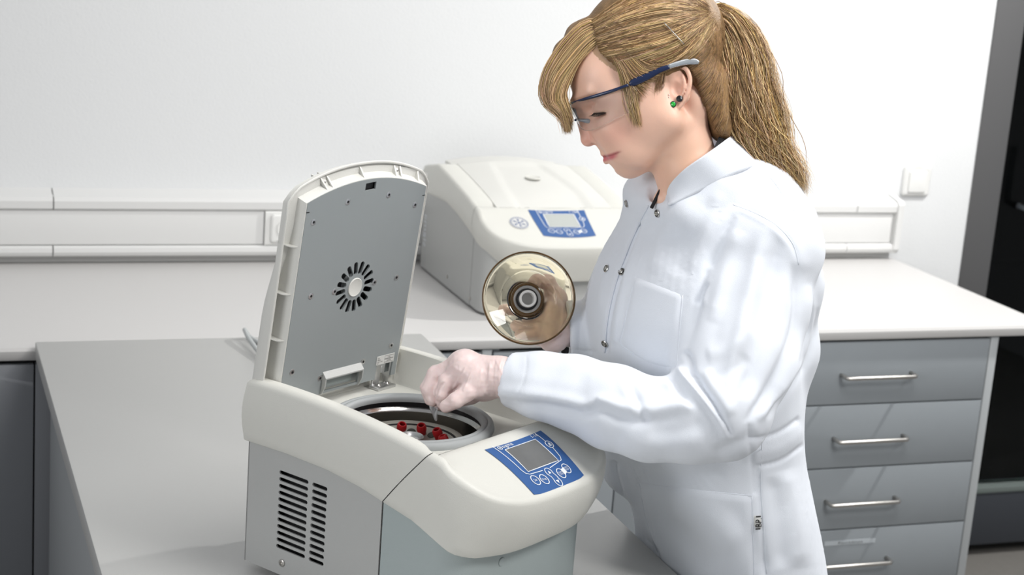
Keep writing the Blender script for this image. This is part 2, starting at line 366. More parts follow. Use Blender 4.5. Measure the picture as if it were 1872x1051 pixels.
# ------------------------------------------------------------------ centrifuges
def tab(t, x): return float(np.interp(x, [a for a, b in t], [b for a, b in t]))
class Cf: pass
def smooths(t): t = min(1, max(0, t)); return t * t * (3 - 2 * t)
def machine(name, O, yaw, label, hw, v0, vs, vn, low, ridge, deckz, seamz, pan, nz, wallw, bodyv, seambv, zl_front, lidhw, open_lid, pw=1.5, foot=.010):
    """local frame: x to the machine's right, -y to its front, z up"""
    root = empty(name, O, yaw, label, 'centrifuge')
    n_sup = 3.2; vc = vs + .0  # straight sides end at vc, nose at vn
    # half outline from the back left corner to the nose centre
    H = [(-hw, v0 + (vc - v0) * k / 26) for k in range(26)]
    for k in range(0, 25):
        ph = math.pi / 2 * (k / 24)
        H.append((-hw * max(math.cos(ph), 0) ** (2 / n_sup), vc + (vn - vc) * math.sin(ph) ** (2 / n_sup)))
    # resample the nose evenly
    Hn = np.array(H[26:]); s = np.concatenate([[0], np.cumsum(np.hypot(*np.diff(Hn, axis=0).T))]); q = np.linspace(0, s[-1], 25)
    Hn = np.stack([np.interp(q, s, Hn[:, 0]), np.interp(q, s, Hn[:, 1])], 1)
    H = [tuple(p) for p in H[:26]] + [tuple(p) for p in Hn]
    full = H + [(-u, v) for u, v in H[:-1][::-1]]
    back = [(hw - 2 * hw * k / 9, v0) for k in range(1, 9)]
    full = full + back; N = len(full); A = np.array(full)
    # outward normals
    nx = np.roll(A, -1, 0) - np.roll(A, 1, 0); nrm = np.stack([-nx[:, 1], nx[:, 0]], 1); nrm /= np.linalg.norm(nrm, axis=1)[:, None]
    cen = np.array([0, (v0 + vn) / 2]);
    sg = np.sign(((A - cen) * nrm).sum(1)); nrm *= sg[:, None]
    for c_, d_ in (((-hw, v0), (-1, -1)), ((hw, v0), (1, -1))):
        i = int(np.argmin(np.hypot(*(A - np.array(c_)).T))); nrm[i] = d_
    def deck(v):
        if v < vs: return deckz + (seamz - deckz) * smooths((v - (vs - .05)) / .05)
        t = (v - vs) / (vn - vs); return seamz - nz * t ** pw if t > 0 else seamz
    def crest(v, isback):
        if isback: return deckz + .012
        if v <= vs + .012: return tab(ridge, v)
        t = min(1, (v - vs - .012) / (vn - vs - .012)); a = tab(ridge, vs + .012); w_ = smooths(t * 4); return a * (1 - w_) * 1.0 + (deck(v) - .0005) * w_
    def fr(v):   # how far round the nose
        return smooths((v - vs - .03) / (vn - vs - .035))
    rows = []
    isb = [i >= len(full) - 8 for i in range(N)]
    cz = np.array([crest(v, b) for (u, v), b in zip(full, isb)])
    lz = np.array([tab(low, v) if not b else tab(low, v0) for (u, v), b in zip(full, isb)])
    inn = np.array([fr(v) * .024 for u, v in full])      # the nose slopes in below
    ww = np.array([1 - smooths((v - (vs - .028)) / .026) for u, v in full]); ww[-8:] = 0
    dk = np.array([deck(v) for u, v in full])
    def inset(off):
        p = A + nrm * off[:, None]; m_ = off < 0
        p[:, 1] = np.where(m_, np.maximum(p[:, 1], v0 - off), p[:, 1])
        return p
    def row(off, z): p = inset(off); return [(p[i, 0], -p[i, 1], z[i]) for i in range(N)]
    rows.append(row(-inn - .010, lz + .004)); rows.append(row(-inn - .001, lz)); rows.append(row(-inn + .0005, lz + .0015))
    for f in (.15, .3, .45, .6, .75, .88):
        rows.append(row(-inn * (1 - f) ** 1.15 + .0035 * math.sin(math.pi * f), lz + (cz - .009 - lz) * f))
    rc = .009; cz0 = cz.copy(); ci = np.array([deck(min(max(q_[1], v0), vn)) for q_ in A - nrm * rc]); fw = np.array([smooths((v - vs - .012) / .03) for u, v in full]); fw[-8:] = 0; cz = cz * (1 - fw) + ci * fw
    for a in (0, 22, 45, 68, 90):
        a = math.radians(a); rows.append(row(np.full(N, -rc * (1 - math.cos(a))), cz - rc * (1 - math.sin(a)) + 0))
    W = wallw
    def zin(f): return cz * (1 - f) + dk * f
    def dz(off): return np.array([deck(min(max(q_[1], v0), vn)) for q_ in A + nrm * off])
    bm_ = np.array([1.0] * N); bm_[-8:] = 0
    for q_ in (.012, .015): rows.append(row(np.full(N, -q_), cz * ww + dz(-q_) * (1 - ww)))
    rows.append(row(np.full(N, -(W - .003)), cz * ww + dz(-W + .003) * (1 - ww)))
    rows.append(row(np.full(N, -(W - .0008)), (cz - .001) * ww + dz(-W + .001) * (1 - ww)))
    rows.append(row(np.full(N, -(W)), (cz - .004) * ww + dz(-W) * (1 - ww)))
    rows.append(row(np.full(N, -(W + .0015)), (dk + .004) * ww + dz(-W - .0015) * (1 - ww)))
    inner_off = -(W + .004)
    pin = inset(np.full(N, inner_off)); zi = np.array([deck(min(max(p[1], v0), vn)) for p in pin])
    rows.append([(pin[i, 0], -pin[i, 1], zi[i] * 1.0) for i in range(N)])
    rcv, rr = ring_c
    ang = np.arctan2(pin[:, 1] - rcv, pin[:, 0])
    # spread the angles evenly enough round the opening
    circ = np.stack([rr * np.cos(ang), rcv + rr * np.sin(ang)], 1)
    K = 22
    for k in range(1, K + 1):
        f = k / K; p = pin * (1 - f) + circ * f
        rows.append([(p[i, 0], -p[i, 1], deck(p[i, 1])) for i in range(N)])
    rows.append([(circ[i, 0], -circ[i, 1], deckz - .006) for i in range(N)])
    # drop the part of the shell in front of / behind the seam into two parts
    V = [p for r in rows for p in r]; F = grid_faces(len(rows), N, True)
    bm = bmesh.new(); bv = [bm.verts.new(p) for p in V]
    fF, fB = [], []
    m_front, m_back = [], []
    for f in F: 
        try: bm.faces.new([bv[i] for i in f])
        except ValueError: pass
    bmesh.ops.recalc_face_normals(bm, faces=bm.faces)
    # split the shell along the sloping seam: from the ridge down and back to the lower edge
    vb = seambv; zb = tab(low, vb); vt = vs - .003
    pn = Vector((0, -(tab(ridge, vs) - zb), -(vt - vb))).normalized()
    def cut(bm, keep_front):
        geom = bm.verts[:] + bm.edges[:] + bm.faces[:]
        pl = Vector((0, -(vt), tab(ridge, vs)));
        d = Vector((0, -(vt - vb), tab(ridge, vs) - zb)); nn = Vector((0, -d.z, d.y)).normalized()
        if nn.y > 0: nn = -nn
        # above the deck level the seam follows the lid's front edge
        off = .0006
        bmesh.ops.bisect_plane(bm, geom=geom, dist=1e-6, plane_co=pl + nn * (off if keep_front else -off), plane_no=nn, clear_inner=keep_front, clear_outer=not keep_front)
    b2 = bm.copy()
    cut(bm, True); cut(b2, False)
    of = bmobj('front_shell', bm, 'cream', root, True); ob = bmobj('rear_shell', b2, 'cream', root, True)
    for o_ in (of, ob): smooth_by_angle(o_.data, 40)
    # dark core closing the seam
    # ---- lower body
    bh = hw - .004; bf = bodyv
    def bplan(h, f, r=.045, n=10):
        pts = [(-h, v0 + .004), (-h, seambv - .001), (-h, f - r)]
        pts += [(-h + r - r * math.cos(math.radians(90 * k / n)), f - r + r * math.sin(math.radians(90 * k / n)) * 1.0) for k in range(1, n + 1)]
        return pts
    hp = bplan(bh, bf); fp = hp[1:] + [(-u, v) for u, v in hp[1:][::-1]]
    def ztop(v): return tab(low, v) + .006 if v < vs + .02 else zl_front + .012
    b0 = 0.0
    # front panel wraps round the nose of the body
    zt = lambda v: tab(low, min(v, vs + .08)) + .008
    rows2 = [[(u * .99, -v * .995, .0) for u, v in fp], [(u, -v, .003) for u, v in fp], [(u, -v, .06) for u, v in fp], [(u, -v, zt(v)) for u, v in fp]]
    Vv, Ff = loft(rows2, False); o_ = obj('front_panel', Vv, Ff, 'sheet2' if open_lid else 'sheet', root, True); smooth_by_angle(o_.data, 30)
    boxo('base_plate', (-bh + .01, bh - .01, -bf + .03, -v0 - .01, -.002, .004), 'sheet', root)
    boxo('rear_panel', (-bh, bh, -v0 - .006, -v0 - .004, 0, tab(low, v0) + .008), 'sheet', root)
    # side panels with their slots cut through
    for sgn in (-1, 1):
        loop = [(v0 + .004, 0.0), (seambv - .0035, 0.0)] + [(vv, tab(low, vv) + .006) for vv in np.linspace(seambv - .0035, v0 + .004, 14)]
        loops = [loop]
        if open_lid:
            for k in range(12):
                zc = .1365 - k * .00900
                for a_, b_ in ((.0385 , .0895), (.0962, .1220)):
                    r_ = .0026; n_ = 5
                    L = [(b_ - r_ + r_ * math.cos(t), zc + r_ * math.sin(t)) for t in np.linspace(-math.pi / 2, math.pi / 2, n_)] + [(a_ + r_ + r_ * math.cos(t), zc + r_ * math.sin(t)) for t in np.linspace(math.pi / 2, 1.5 * math.pi, n_)]
                    loops.append(L)
        bm = bmesh.new(); es = []
        for L in loops:
            vv_ = [bm.verts.new((sgn * bh, -v, z)) for v, z in L]
            for i in range(len(vv_)): es.append(bm.edges.new((vv_[i], vv_[(i + 1) % len(vv_)])))
        bmesh.ops.triangle_fill(bm, use_beauty=True, use_dissolve=False, edges=es)
        g = bmesh.ops.extrude_face_region(bm, geom=bm.faces[:])
        for v_ in [e for e in g['geom'] if isinstance(e, bmesh.types.BMVert)]: v_.co.x -= sgn * .0022
        o_ = bmobj('side_panel', bm, 'sheet', root, False)
    boxo('slot_shadow', (-bh + .012, -bh + .014, -.15, -.02, .02, .15), 'black', root)
    for v_ in (.05, bf - .06):
        for u_ in (-bh + .03, bh - .03): latheo('foot', [(.012, -foot), (.013, 0), (.011, .002)], 'blackrub', root, 20, (u_, -v_, 0))
    if open_lid:
        s_ = empty('dummy', (0, 0, 0)); bpy.data.objects.remove(s_)
        latheo('side_screw', [(.0048, 0), (.0048, .0010), (.0040, .0016), (.0022, .0018), (.0018, .0006), (0, .0006)], 'steel', root, 24, (-bh - .0003, -.0503, .0172), Euler((0, -math.pi / 2, 0)).to_quaternion())
        latheo('lock_cover', [(.0055, 0), (.0055, .0006), (.005, .0010), (0, .0012)], 'sheet2', root, 28, (-.052, -bf - .0002, .085), Euler((math.pi / 2, 0, 0)).to_quaternion())
    # ---- printed control panel
    p1a, p1v, p2a, p2v = pan
    def S(a, b, e=.0008):
        w = p1a + (p2a - p1a) * b; q_ = 1 - (2 * a - 1) ** 2
        u = (2 * a - 1) * w; v = p1v + (p2v - p1v) * (b + (.03 + .045 * b) * q_); return (u, -v, deck(v) + e)
    G = [[S(i / 16, j / 14) for i in range(17)] for j in range(15)]
    pl = obj('control_panel', *loft(G, False), 'blue', root, True)
    asp = (p2v - p1v) / (2 * p1a)     # b unit in a units
    def Sq(a, b, e=.0008):
        q_ = max(0, 1 - (2 * a - 1) ** 2); return S(a, (b - .03 * q_) / (1 + .045 * q_), e)
    def onp(L, nm, m, e):
        V, F = join2(L) if isinstance(L, list) else L
        return obj(nm, [Sq(x, y, e) for x, y in V], F, m, pl)
    def sub(pts, k=4):
        out = []
        for i in range(len(pts) - 1):
            for j in range(k): out.append((pts[i][0] + (pts[i + 1][0] - pts[i][0]) * j / k, pts[i][1] + (pts[i + 1][1] - pts[i][1]) * j / k))
        return out + [pts[-1]]
    def ring_(x, y, r, w=.012): return stroke2(arc2(x, y, r, r / asp, 0, 360, 28), w)
    scr = [[Sq(.222 + (.785 - .222) * i / 8, .152 + .500 * j / 6, .0012) for i in range(9)] for j in range(7)]
    obj('screen', *loft(scr, False), 'screen' if open_lid else 'screen2', pl, True)
    L = [stroke2(sub([(.228, .150), (.778, .150), (.792, .652), (.212, .652)] + [(.228, .150)]), .012)]
    L.append(stroke2(sub([(.134, -.0), (.140, .60), (.155, .665), (.20, .70), (.43, .715)]), .011)); L.append(stroke2(sub([(.871, .01), (.880, .25)]), .011)); L.append(stroke2(sub([(.888, .41), (.870, .60), (.84, .66), (.57, .715)]), .011))
    L += [ring_(.891, .332, .050), ring_(.203, .815, .056), ring_(.340, .850, .056)]
    # arrow loop
    L.append(stroke2(arc2(.50, .775, .052, .052 / asp, 150, 390, 18), .011)); L.append(stroke2(arc2(.515, .955, .052, .052 / asp, -30, 210, 18), .011))
    L.append(stroke2([(.455, .805), (.475, .86), (.470, .93)], .011)); L.append(stroke2([(.545, .80), (.562, .87), (.560, .93)], .011))
    L += [ring_(.665, .855, .056), ring_(.805, .815, .056)]
    L.append(([(.700, .80), (.770, .78), (.770, .87), (.705, .90)], [(0, 1, 2, 3)]))
    L.append(([(.48, .80), (.525, .80), (.503, .745)], [(0, 1, 2)])); L.append(([(.49, .93), (.54, .93), (.515, .985)], [(0, 1, 2)]))
    L.append(([(.872, .345), (.890, .295), (.912, .305), (.915, .345)], [(0, 1, 2, 3)])); L.append(([(.870, .352), (.916, .352), (.916, .368), (.870, .368)], [(0, 1, 2, 3)]))
    L.append(ring_(.195, .085, .026, .010)); L.append(ring_(.195, .085, .008, .009))
    def tx(s, x, y, size, sp=1.0, sx=1.0, al='LEFT'):
        V, F = text_mesh(s, size, al, spacing=sp); return ([(x + a * sx, y - b / asp) for a, b in V], F)
    L.append(tx('sıgma', .235, .110, .075, 1.05, 1.05)); L.append(tx('1-16' if open_lid else '1-16K', .755 if open_lid else .70, .108, .070))
    L.append(tx('Set', .203, .832, .040, al='CENTER')); L.append(tx('Prog', .340, .865, .036, al='CENTER'))
    L.append(tx('START', .665, .850, .024, al='CENTER')); L.append(tx('STOP', .665, .885, .026, al='CENTER'))
    L.append(tx('OPEN', .805, .810, .026, al='CENTER')); L.append(tx('STOP', .805, .848, .026, al='CENTER'))
    onp(L, 'panel_print', 'white', .0014)
    return root, S, deck
ring_c = (.1374, .0945)
# the machine on the island bench, lid open
YAW1 = math.radians(122.4765 - 90)
O1 = (0.54342, 2.08453, 0.922)
low1 = [(-.03, .163), (.05, .165), (.122, .1632), (.1766, .1567), (.2155, .1483), (.264, .1385), (.298, .125), (.323, .1145), (.35, .109), (.39, .106)]
ridge1 = [(v, .2466 + .0312 * v - .3566 * v * v) for v in np.linspace(-.05, .3, 15)]
c1, S1, deck1 = machine('centrifuge', O1, YAW1, 'cream and grey benchtop centrifuge with its lid open, on the island bench', .1385, -.022, .285, .384, low1, ridge1, .197, .2205, (.0555, .300, .0505, .374), .0465, .020, .335, .2155, .106, .131, True)
Q90 = Euler((math.pi / 2, 0, 0)).to_quaternion()
# ---- opening, bowl and rotor
def c1p(u, v, z): return (u, -v, z)
cx1 = (0, -ring_c[0], 0)
latheo('gasket_ring', [(.0945, .192), (.1055, .1955), (.1058, .199), (.1045, .2035), (.1015, .2060), (.0985, .2063), (.0965, .2045), (.0955, .2060), (.0925, .2066), (.0900, .2050), (.0885, .2020), (.0890, .1975)], 'gasket', c1, 72, cx1, ang=60, cap=False)
latheo('bowl_seal', [(.0898, .1995), (.0930, .1900), (.0935, .186)], 'blackrub', c1, 72, cx1, cap=False)
bowl = latheo('bowl', [(.0945, .192), (.0918, .1885), (.0900, .1872), (.0885, .1850), (.0890, .160), (.0880, .120), (.080, .108), (.02, .105), (0, .105)], 'chrome', c1, 72, cx1, cap=False)
rt = latheo('rotor', [(0, .158), (.014, .158), (.020, .158), (.035, .166), (.0575, .176), (.0580, .1745), (.0592, .1745), (.0597, .1772), (.066, .1795), (.0685, .1790), (.0695, .176), (.066, .150), (.03, .125), (0, .125)], 'rotor', c1, 72, cx1, cap=False)
latheo('rotor_line', [(.0577, .1758), (.0583, .1768), (.0595, .1770), (.0599, .1775)], 'black', rt, 72, (0, 0, 0), cap=False)
latheo('hub', [(.016, .150), (.016, .176), (.0168, .178), (.0168, .1805), (.0155, .1815), (.0120, .1795), (.0100, .1775), (.0060, .1770), (.0055, .1790), (0, .1790)], 'silver', rt, 40, (0, 0, 0), cap=False)
for k in range(20):
    a = math.radians(-58 - 18 * 10 + 18 * k); r_ = .0455
    x, y = r_ * math.cos(a), -r_ * math.sin(a)
    q = Euler((0, math.radians(-24), 0)).to_quaternion(); q = Euler((0, 0, math.atan2(y, x))).to_quaternion() @ q
    if k % 2 == 0:
        t = latheo('tube_sleeve', [(.0052, -.006), (.0058, .004), (.0064, .006), (.0066, .009), (.0062, .0125), (.0050, .0145), (.0040, .0145), (.0036, .0110), (.0034, .004), (0, .004)], 'red', rt, 22, (x, y, .1705), q, cap=False)
        latheo('sleeve_inside', [(.0037, .0125), (.0033, .006), (0, .0055)], 'redin', t, 18, (0, 0, 0), cap=False)
    else:
        latheo('rotor_hole', [(0, .0004), (.0056, .0004), (.0060, 0)], 'hole', rt, 20, (x, y, .1713), q, cap=False)
# hinge plates and screws at the back of the deck
hp = boxo('hinge_plate', (.068, .103, -.018, -.000, .197, .2015), 'silver', c1, .001)
for x_ in (.077, .094): latheo('screw', [(.0045, 0), (.0045, .0012), (.003, .0028), (0, .0032)], 'chrome', hp, 20, (x_, -.009, .2015))
boxo('hinge_plate', (-.103, -.068, -.018, -.000, .197, .2015), 'silver', c1, .001)
# ---- the open lid, in its own frame: x right, y up the lid, z towards the machine's front
al = math.radians(7.59)
lid = empty('lid', (0, 0, 0)); lid.parent = c1
Lx = Vector((1, 0, 0)); Ly = Vector((0, -math.sin(al), math.cos(al))); Lz = Lx.cross(Ly)
if Lz.y > 0: pass
Lz = Vector((0, -math.cos(al), -math.sin(al)))
lidM = Matrix((Lx, Ly, -Lx.cross(Ly))).transposed()
# keep a right handed frame: z = x cross y points to the back of the machine, so the plate lies at z<0 side
Lz = Lx.cross(Ly); lidM = Matrix((Lx, Ly, Lz)).transposed()
FS = 1.0 if Lz.y < 0 else -1.0        # sign of local z that faces the machine's front
lid.matrix_local = Matrix.Translation(Vector((0, -.0436, .4791))) @ lidM.to_4x4()
def archy(u, a=.111, top=.0205): return top * (1 - (u / a) ** 2)
def plate_outline(h, bot, topc, rise, nb=28, r=.004):
    pts = [(h - 2 * h * k / nb, 0) for k in range(nb + 1)]
    pts = [(u, topc + rise * (1 - (u / h) ** 2)) for u, _ in pts]
    return pts + [(-h, bot), (-h * .5, bot), (0, bot), (h * .5, bot), (h, bot)]
PB = -.270
Lp = [plate_outline(.1108, PB, .0, .0207)]
Lp.append([(-.0095, .0155), (.0095, .0165), (.0095, .0065), (-.0095, .0055)][::-1])
for k in range(16):      # radial louvre slots round the boss
    a = math.radians(8 + 22.5 * k); ca, sa = math.cos(a), math.sin(a); w_ = .0036; r0, r1 = .0205, .0325
    L = []
    for rr_, aa in [(r0, 180 + t) for t in (-80, -40, 0, 40, 80)] + [(r1, t) for t in (-80, -40, 0, 40, 80)]:
        x_ = rr_ + w_ * math.cos(math.radians(aa)) * .8; y_ = w_ * math.sin(math.radians(aa)); L.append((x_ * ca - y_ * sa, -.126 + x_ * sa + y_ * ca))
    Lp.append(L)
HN = (-.0345, .0345, -.2665, -.2385)   # handle recess
Lp.append([(HN[0], HN[2]), (HN[1], HN[2]), (HN[1], HN[3]), (HN[0], HN[3])])
Lp[0] = [p for p in Lp[0][:-2]] + [(.0, PB), (.070, PB), (.070, -.248), (.102, -.248), (.102, PB), (.1108, PB)]
bm = bmesh.new(); es = []
for L in Lp:
    vv_ = [bm.verts.new((u, s_, FS * 0.0)) for u, s_ in L]
    for i in range(len(vv_)): es.append(bm.edges.new((vv_[i], vv_[(i + 1) % len(vv_)])))
bmesh.ops.triangle_fill(bm, use_beauty=True, use_dissolve=False, edges=es)
g = bmesh.ops.extrude_face_region(bm, geom=bm.faces[:])
for v_ in [e for e in g['geom'] if isinstance(e, bmesh.types.BMVert)]: v_.co.z -= FS * .0025
plate = bmobj('lid_plate', bm, 'plate', lid)
obj('plate_backing', [(u, s_, -FS * .012) for u, s_ in Lp[0]], [tuple(range(len(Lp[0])))], 'plate', lid)
boxo('latch_opening', (-.0095, .0095, .006, .0165, min(-FS * .006, -FS * .004), max(-FS * .006, -FS * .004)), 'black', lid)
for rr0 in (1,):
    latheo('louvre_shadow', [(.016, 0), (.040, 0)], 'black', lid, 40, (0, -.126, -FS * .010), cap=False)
latheo('boss', [(.0128, -.004), (.0128, .0008), (.0120, .0014), (.0110, .0010), (0, .0010)], 'cream2', lid, 40, (0, -.126, 0), Euler((0 if FS > 0 else math.pi, 0, 0)).to_quaternion())
QS = Euler((0 if FS > 0 else math.pi, 0, 0)).to_quaternion()
for u_, s_ in ((-.0960, -.026), (-.0387, -.0058), (.0375, -.0042), (.0935, -.0238), (-.0807, -.1260), (-.0380, -.1262), (.0370, -.1247), (.0800, -.1242), (-.0943, -.2275), (-.0400, -.2463), (.0400, -.2380), (.0930, -.2240)):
    scw = latheo('plate_screw', [(.0043, -.0005), (.0043, .0003), (.0030, .0007), (.0018, .0007)], 'silver', lid, 20, (u_, s_, 0), QS, cap=False)
    latheo('screw_recess', [(.0019, .0008), (.0015, .0004), (0, .0004)], 'black', scw, 12, (0, 0, 0), cap=False)
for u_, s_ in ((-.1085, -.012), (.1085, -.012)): boxo('edge_mark', (u_ - .0025, u_ + .0025, s_ - .0005, s_ + .0005, -.0004, .0004), 'black', lid)
# grip on the plate: a sheet-metal hood with two cheeks
hf = .007 * FS
def lb(x0, x1, y0, y1, z0, z1): return (x0, x1, y0, y1, min(z0 * FS, z1 * FS), max(z0 * FS, z1 * FS))
V = [(HN[0], HN[3], 0), (HN[1], HN[3], 0), (HN[1], HN[3] - .007, hf), (HN[0], HN[3] - .007, hf), (HN[1], HN[3] - .0088, hf), (HN[0], HN[3] - .0088, hf), (HN[0], HN[3] - .002, -.0012 * FS), (HN[1], HN[3] - .002, -.0012 * FS), (HN[1], HN[3] - .0085, hf - .0012 * FS), (HN[0], HN[3] - .0085, hf - .0012 * FS)]
grip = obj('lid_grip', V, [(0, 1, 2, 3), (3, 2, 4, 5), (5, 4, 8, 9), (9, 8, 7, 6)], 'sheet', lid)
for u0_, u1_ in ((HN[0] - .0018, HN[0]), (HN[1], HN[1] + .0018)):
    z_ = [0, hf, hf, .002 * FS]; y_ = [HN[3], HN[3] - .007, HN[3] - .020, HN[2] - .004]
    Vc = [(u0_, y_[i], z_[i]) for i in range(4)] + [(u1_, y_[i], z_[i]) for i in range(4)]
    obj('cheek', Vc, [(0, 1, 2, 3), (7, 6, 5, 4), (0, 4, 5, 1), (1, 5, 6, 2), (2, 6, 7, 3), (3, 7, 4, 0)], 'sheet', grip)
boxo('grip_recess', lb(HN[0], HN[1], HN[2] - .001, HN[3], -.0125, -.0115), 'sheet2', lid)
# rating sticker
st = boxo('rating_sticker', lb(.0675, .1025, -.2490, -.2365, 0, .0006), 'sticker', lid)
Ls = []
for x0, x1, y0, y1 in ((.083, .1005, -.2420, -.2378), (.083, .1005, -.2470, -.2428)): Ls.append(stroke2([(x0, y0), (x1, y0), (x1, y1), (x0, y1)], .0004, True))
for i, s_ in enumerate(('Typ', 'Masse', 'max. 1/min', 'Nr.')):
    V, F = text_mesh(s_, .0024); Ls.append(([(.069 + x, -.2400 - i * .0026 + y) for x, y in V], F))
for s_, y0 in (('1-16', -.2410), ('140738', -.2460)):
    V, F = text_mesh(s_, .0028, 'CENTER'); Ls.append(([(.0915 + x, y0 + y) for x, y in V], F))
V, F = join2(Ls); obj('sticker_print', [(x, y, .0008 * FS) for x, y in V], F, 'print_', st)
# bracket arm down to the hinge plate
boxo('hinge_arm', lb(.070, .0835, -.283, -.246, -.006, -.003), 'silver', lid, .0006)
# outer skin of the lid: rim and dome
def skin_outline(h, topc, rise, bot, n=30, m_=14):
    pts = []
    for k in range(m_): pts.append((-h, bot + (topc - .010 - bot) * k / m_))
    for k in range(n + 1):
        u = -h + 2 * h * k / n; e = (u / h); pts.append((u * 1.0, topc + rise * (1 - abs(e) ** 2.2) - (.010 * max(0, abs(e) - .9) / .1)))
    for k in range(m_ - 1, -1, -1): pts.append((h, bot + (topc - .010 - bot) * k / m_))
    return pts
sk = np.array(skin_outline(.1315, .010, .030, -.272)); n_ = len(sk)
def dep(s_): return .003 + .017 * smooths((-s_ - .02) / .14)
rimz = .0125
def fe(s_): return smooths((-s_ + .0) / .16)
def skrow(sc, zf, add=0): 
    out = []
    for u, s_ in sk:
        cu, cs = 0, -.14
        du, ds = u - cu, s_ - cs; L_ = math.hypot(du, ds)
        k_ = (L_ - sc) / L_; out.append((cu + du * k_, max(cs + ds * k_, -.274), FS * zf(s_)))
    return out
rows = [skrow(.0045, lambda s_: -rimz - .012), skrow(.0038, lambda s_: -rimz - .0006), skrow(.0030, lambda s_: -rimz), skrow(.0010, lambda s_: -rimz), skrow(0, lambda s_: -rimz - .001),
        skrow(0, lambda s_: -rimz - .5 * (dep(s_))), skrow(.0008, lambda s_: -rimz - .9 * dep(s_)), skrow(.004, lambda s_: -rimz - dep(s_) - .002 * fe(s_)), skrow(.010, lambda s_: -rimz - dep(s_) - .0045 * fe(s_)), skrow(.03, lambda s_: -rimz - dep(s_) - .009 * fe(s_)), skrow(.07, lambda s_: -rimz - dep(s_) - .014 * fe(s_)), skrow(.11, lambda s_: -rimz - dep(s_) - .016 * fe(s_))]
V, F = loft(rows, False); cidx = len(V); V.append((0, -.14, FS * (-rimz - .040))); base_ = (len(rows) - 1) * n_
F += [(base_ + i, base_ + i + 1, cidx) for i in range(n_ - 1)]
o_ = obj('lid_shell', V, F, 'cream2', lid, True); smooth_by_angle(o_.data, 50)
# inner tray wall around the plate and floor of the rib channel
pl_ = plate_outline(.1125, PB, .0, .0215)[:29]; pl_ = [(-.1125, PB)] + [(-.1125, PB + (0 - PB) * k / 8) for k in range(1, 8)] + pl_[::-1] + [(.1125, PB + (0 - PB) * k / 8) for k in range(7, 0, -1)] + [(.1125, PB)]
r0 = [(u * .985, s_ - .001, FS * -.0005) for u, s_ in pl_]; r1 = [(u, s_, FS * -.0005) for u, s_ in pl_]; r2 = [(u * 1.006, s_ + .0006, FS * -.002) for u, s_ in pl_]
tf = lambda s_: -(rimz + dep(s_) - .0015)
r3 = [(u * 1.03, s_ + (.004 if s_ > -.02 else 0), FS * (tf(s_) + .001)) for u, s_ in pl_]; r4 = [(u * (1.16 if s_ < -.03 else 1.13), s_ + (.012 if s_ > -.003 else 0), FS * tf(s_)) for u, s_ in pl_]
V, F = loft([r0, r1, r2, r3, r4], False); o_ = obj('lid_tray', V, F, 'cream2', lid, True); smooth_by_angle(o_.data, 40)
for sgn in (-1, 1):
    for s_ in (-.058, -.121, -.183, -.241):
        pts = []
        for k in range(7):
            t = k / 6; x_ = sgn * (.1128 + (.1285 - .1128) * t); pts.append((x_, s_ - .0015 * math.sin(math.pi * t) + .002 * t, FS * (-.003 - (.0105) * t)))
        V = [p for p in pts] + [(p[0], p[1] - .0, FS * -.030) for p in pts] + [(p[0], p[1] + .0015, p[2]) for p in pts] + [(p[0], p[1] + .0015, FS * -.030) for p in pts]
        F = [(i, i + 1, 7 + i + 1, 7 + i) for i in range(6)] + [(14 + i + 1, 14 + i, 21 + i, 21 + i + 1) for i in range(6)] + [(i + 1, i, 14 + i, 14 + i + 1) for i in range(6)]
        obj('rib', V, F, 'cream2', lid)
def archs(u): return .0215 * (1 - (u / .1125) ** 2)
for u_ in (-.075, -.0655, -.010, .052, .0625, .098):
    w_ = .0012
    y0, y1 = archs(u_) + .001, .010 + .030 * (1 - abs(u_ / .1315) ** 2.2) - .0062; d_ = u_ * .06
    V = [(u_ - w_, y0, FS * -.003), (u_ + w_, y0, FS * -.003), (u_ + w_ + d_, y1, FS * -.013), (u_ - w_ + d_, y1, FS * -.013), (u_ - w_, y0, FS * -.03), (u_ + w_, y0, FS * -.03), (u_ + w_ + d_, y1, FS * -.03), (u_ - w_ + d_, y1, FS * -.03)]
    obj('rib', V, [(0, 1, 2, 3), (1, 5, 6, 2), (0, 3, 7, 4), (3, 2, 6, 7)], 'cream2', lid)
for u_ in (-.0705, .057):
    y0, y1 = archs(u_) + .002, .010 + .030 * (1 - abs(u_ / .1315) ** 2.2) - .0062; d_ = u_ * .06
    V = [(u_ - .0042, y0, FS * -.008), (u_ + .0042, y0, FS * -.008), (u_ + .0042 + d_, y1, FS * -.0155), (u_ - .0042 + d_, y1, FS * -.0155)]
    b_ = obj('screw_boss', V, [(0, 1, 2, 3)], 'cream2', lid)
    latheo('boss_screw', [(.0018, .001), (.0012, .0015), (0, .001)], 'steel', b_, 12, (u_ * 1.05, (y0 + y1) / 2, FS * -.0115), QS, cap=False)

# the machine on the wall-side worktop, lid closed
ring_c = (.17, .10)
low2 = [(-.05, .178), (.0, .180), (.147, .188), (.242, .177), (.342, .157), (.413, .134), (.45, .112), (.475, .088), (.50, .072), (.60, .072)]
ridge2 = [(-.05, .238), (.02, .250), (.065, .260), (.15, .250), (.22, .240), (.29, .229), (.345, .2175), (.40, .209)]
c2, S2, deck2 = machine('centrifuge', (1.345, 3.70, .905), 0, 'cream benchtop centrifuge with closed lid, on the worktop by the wall', .185, -.03, .350, .488, low2, ridge2, .195, .216, (.0655, .356, .0600, .446), .056, .0505, .435, .350, .074, .135, False, .85, .005)
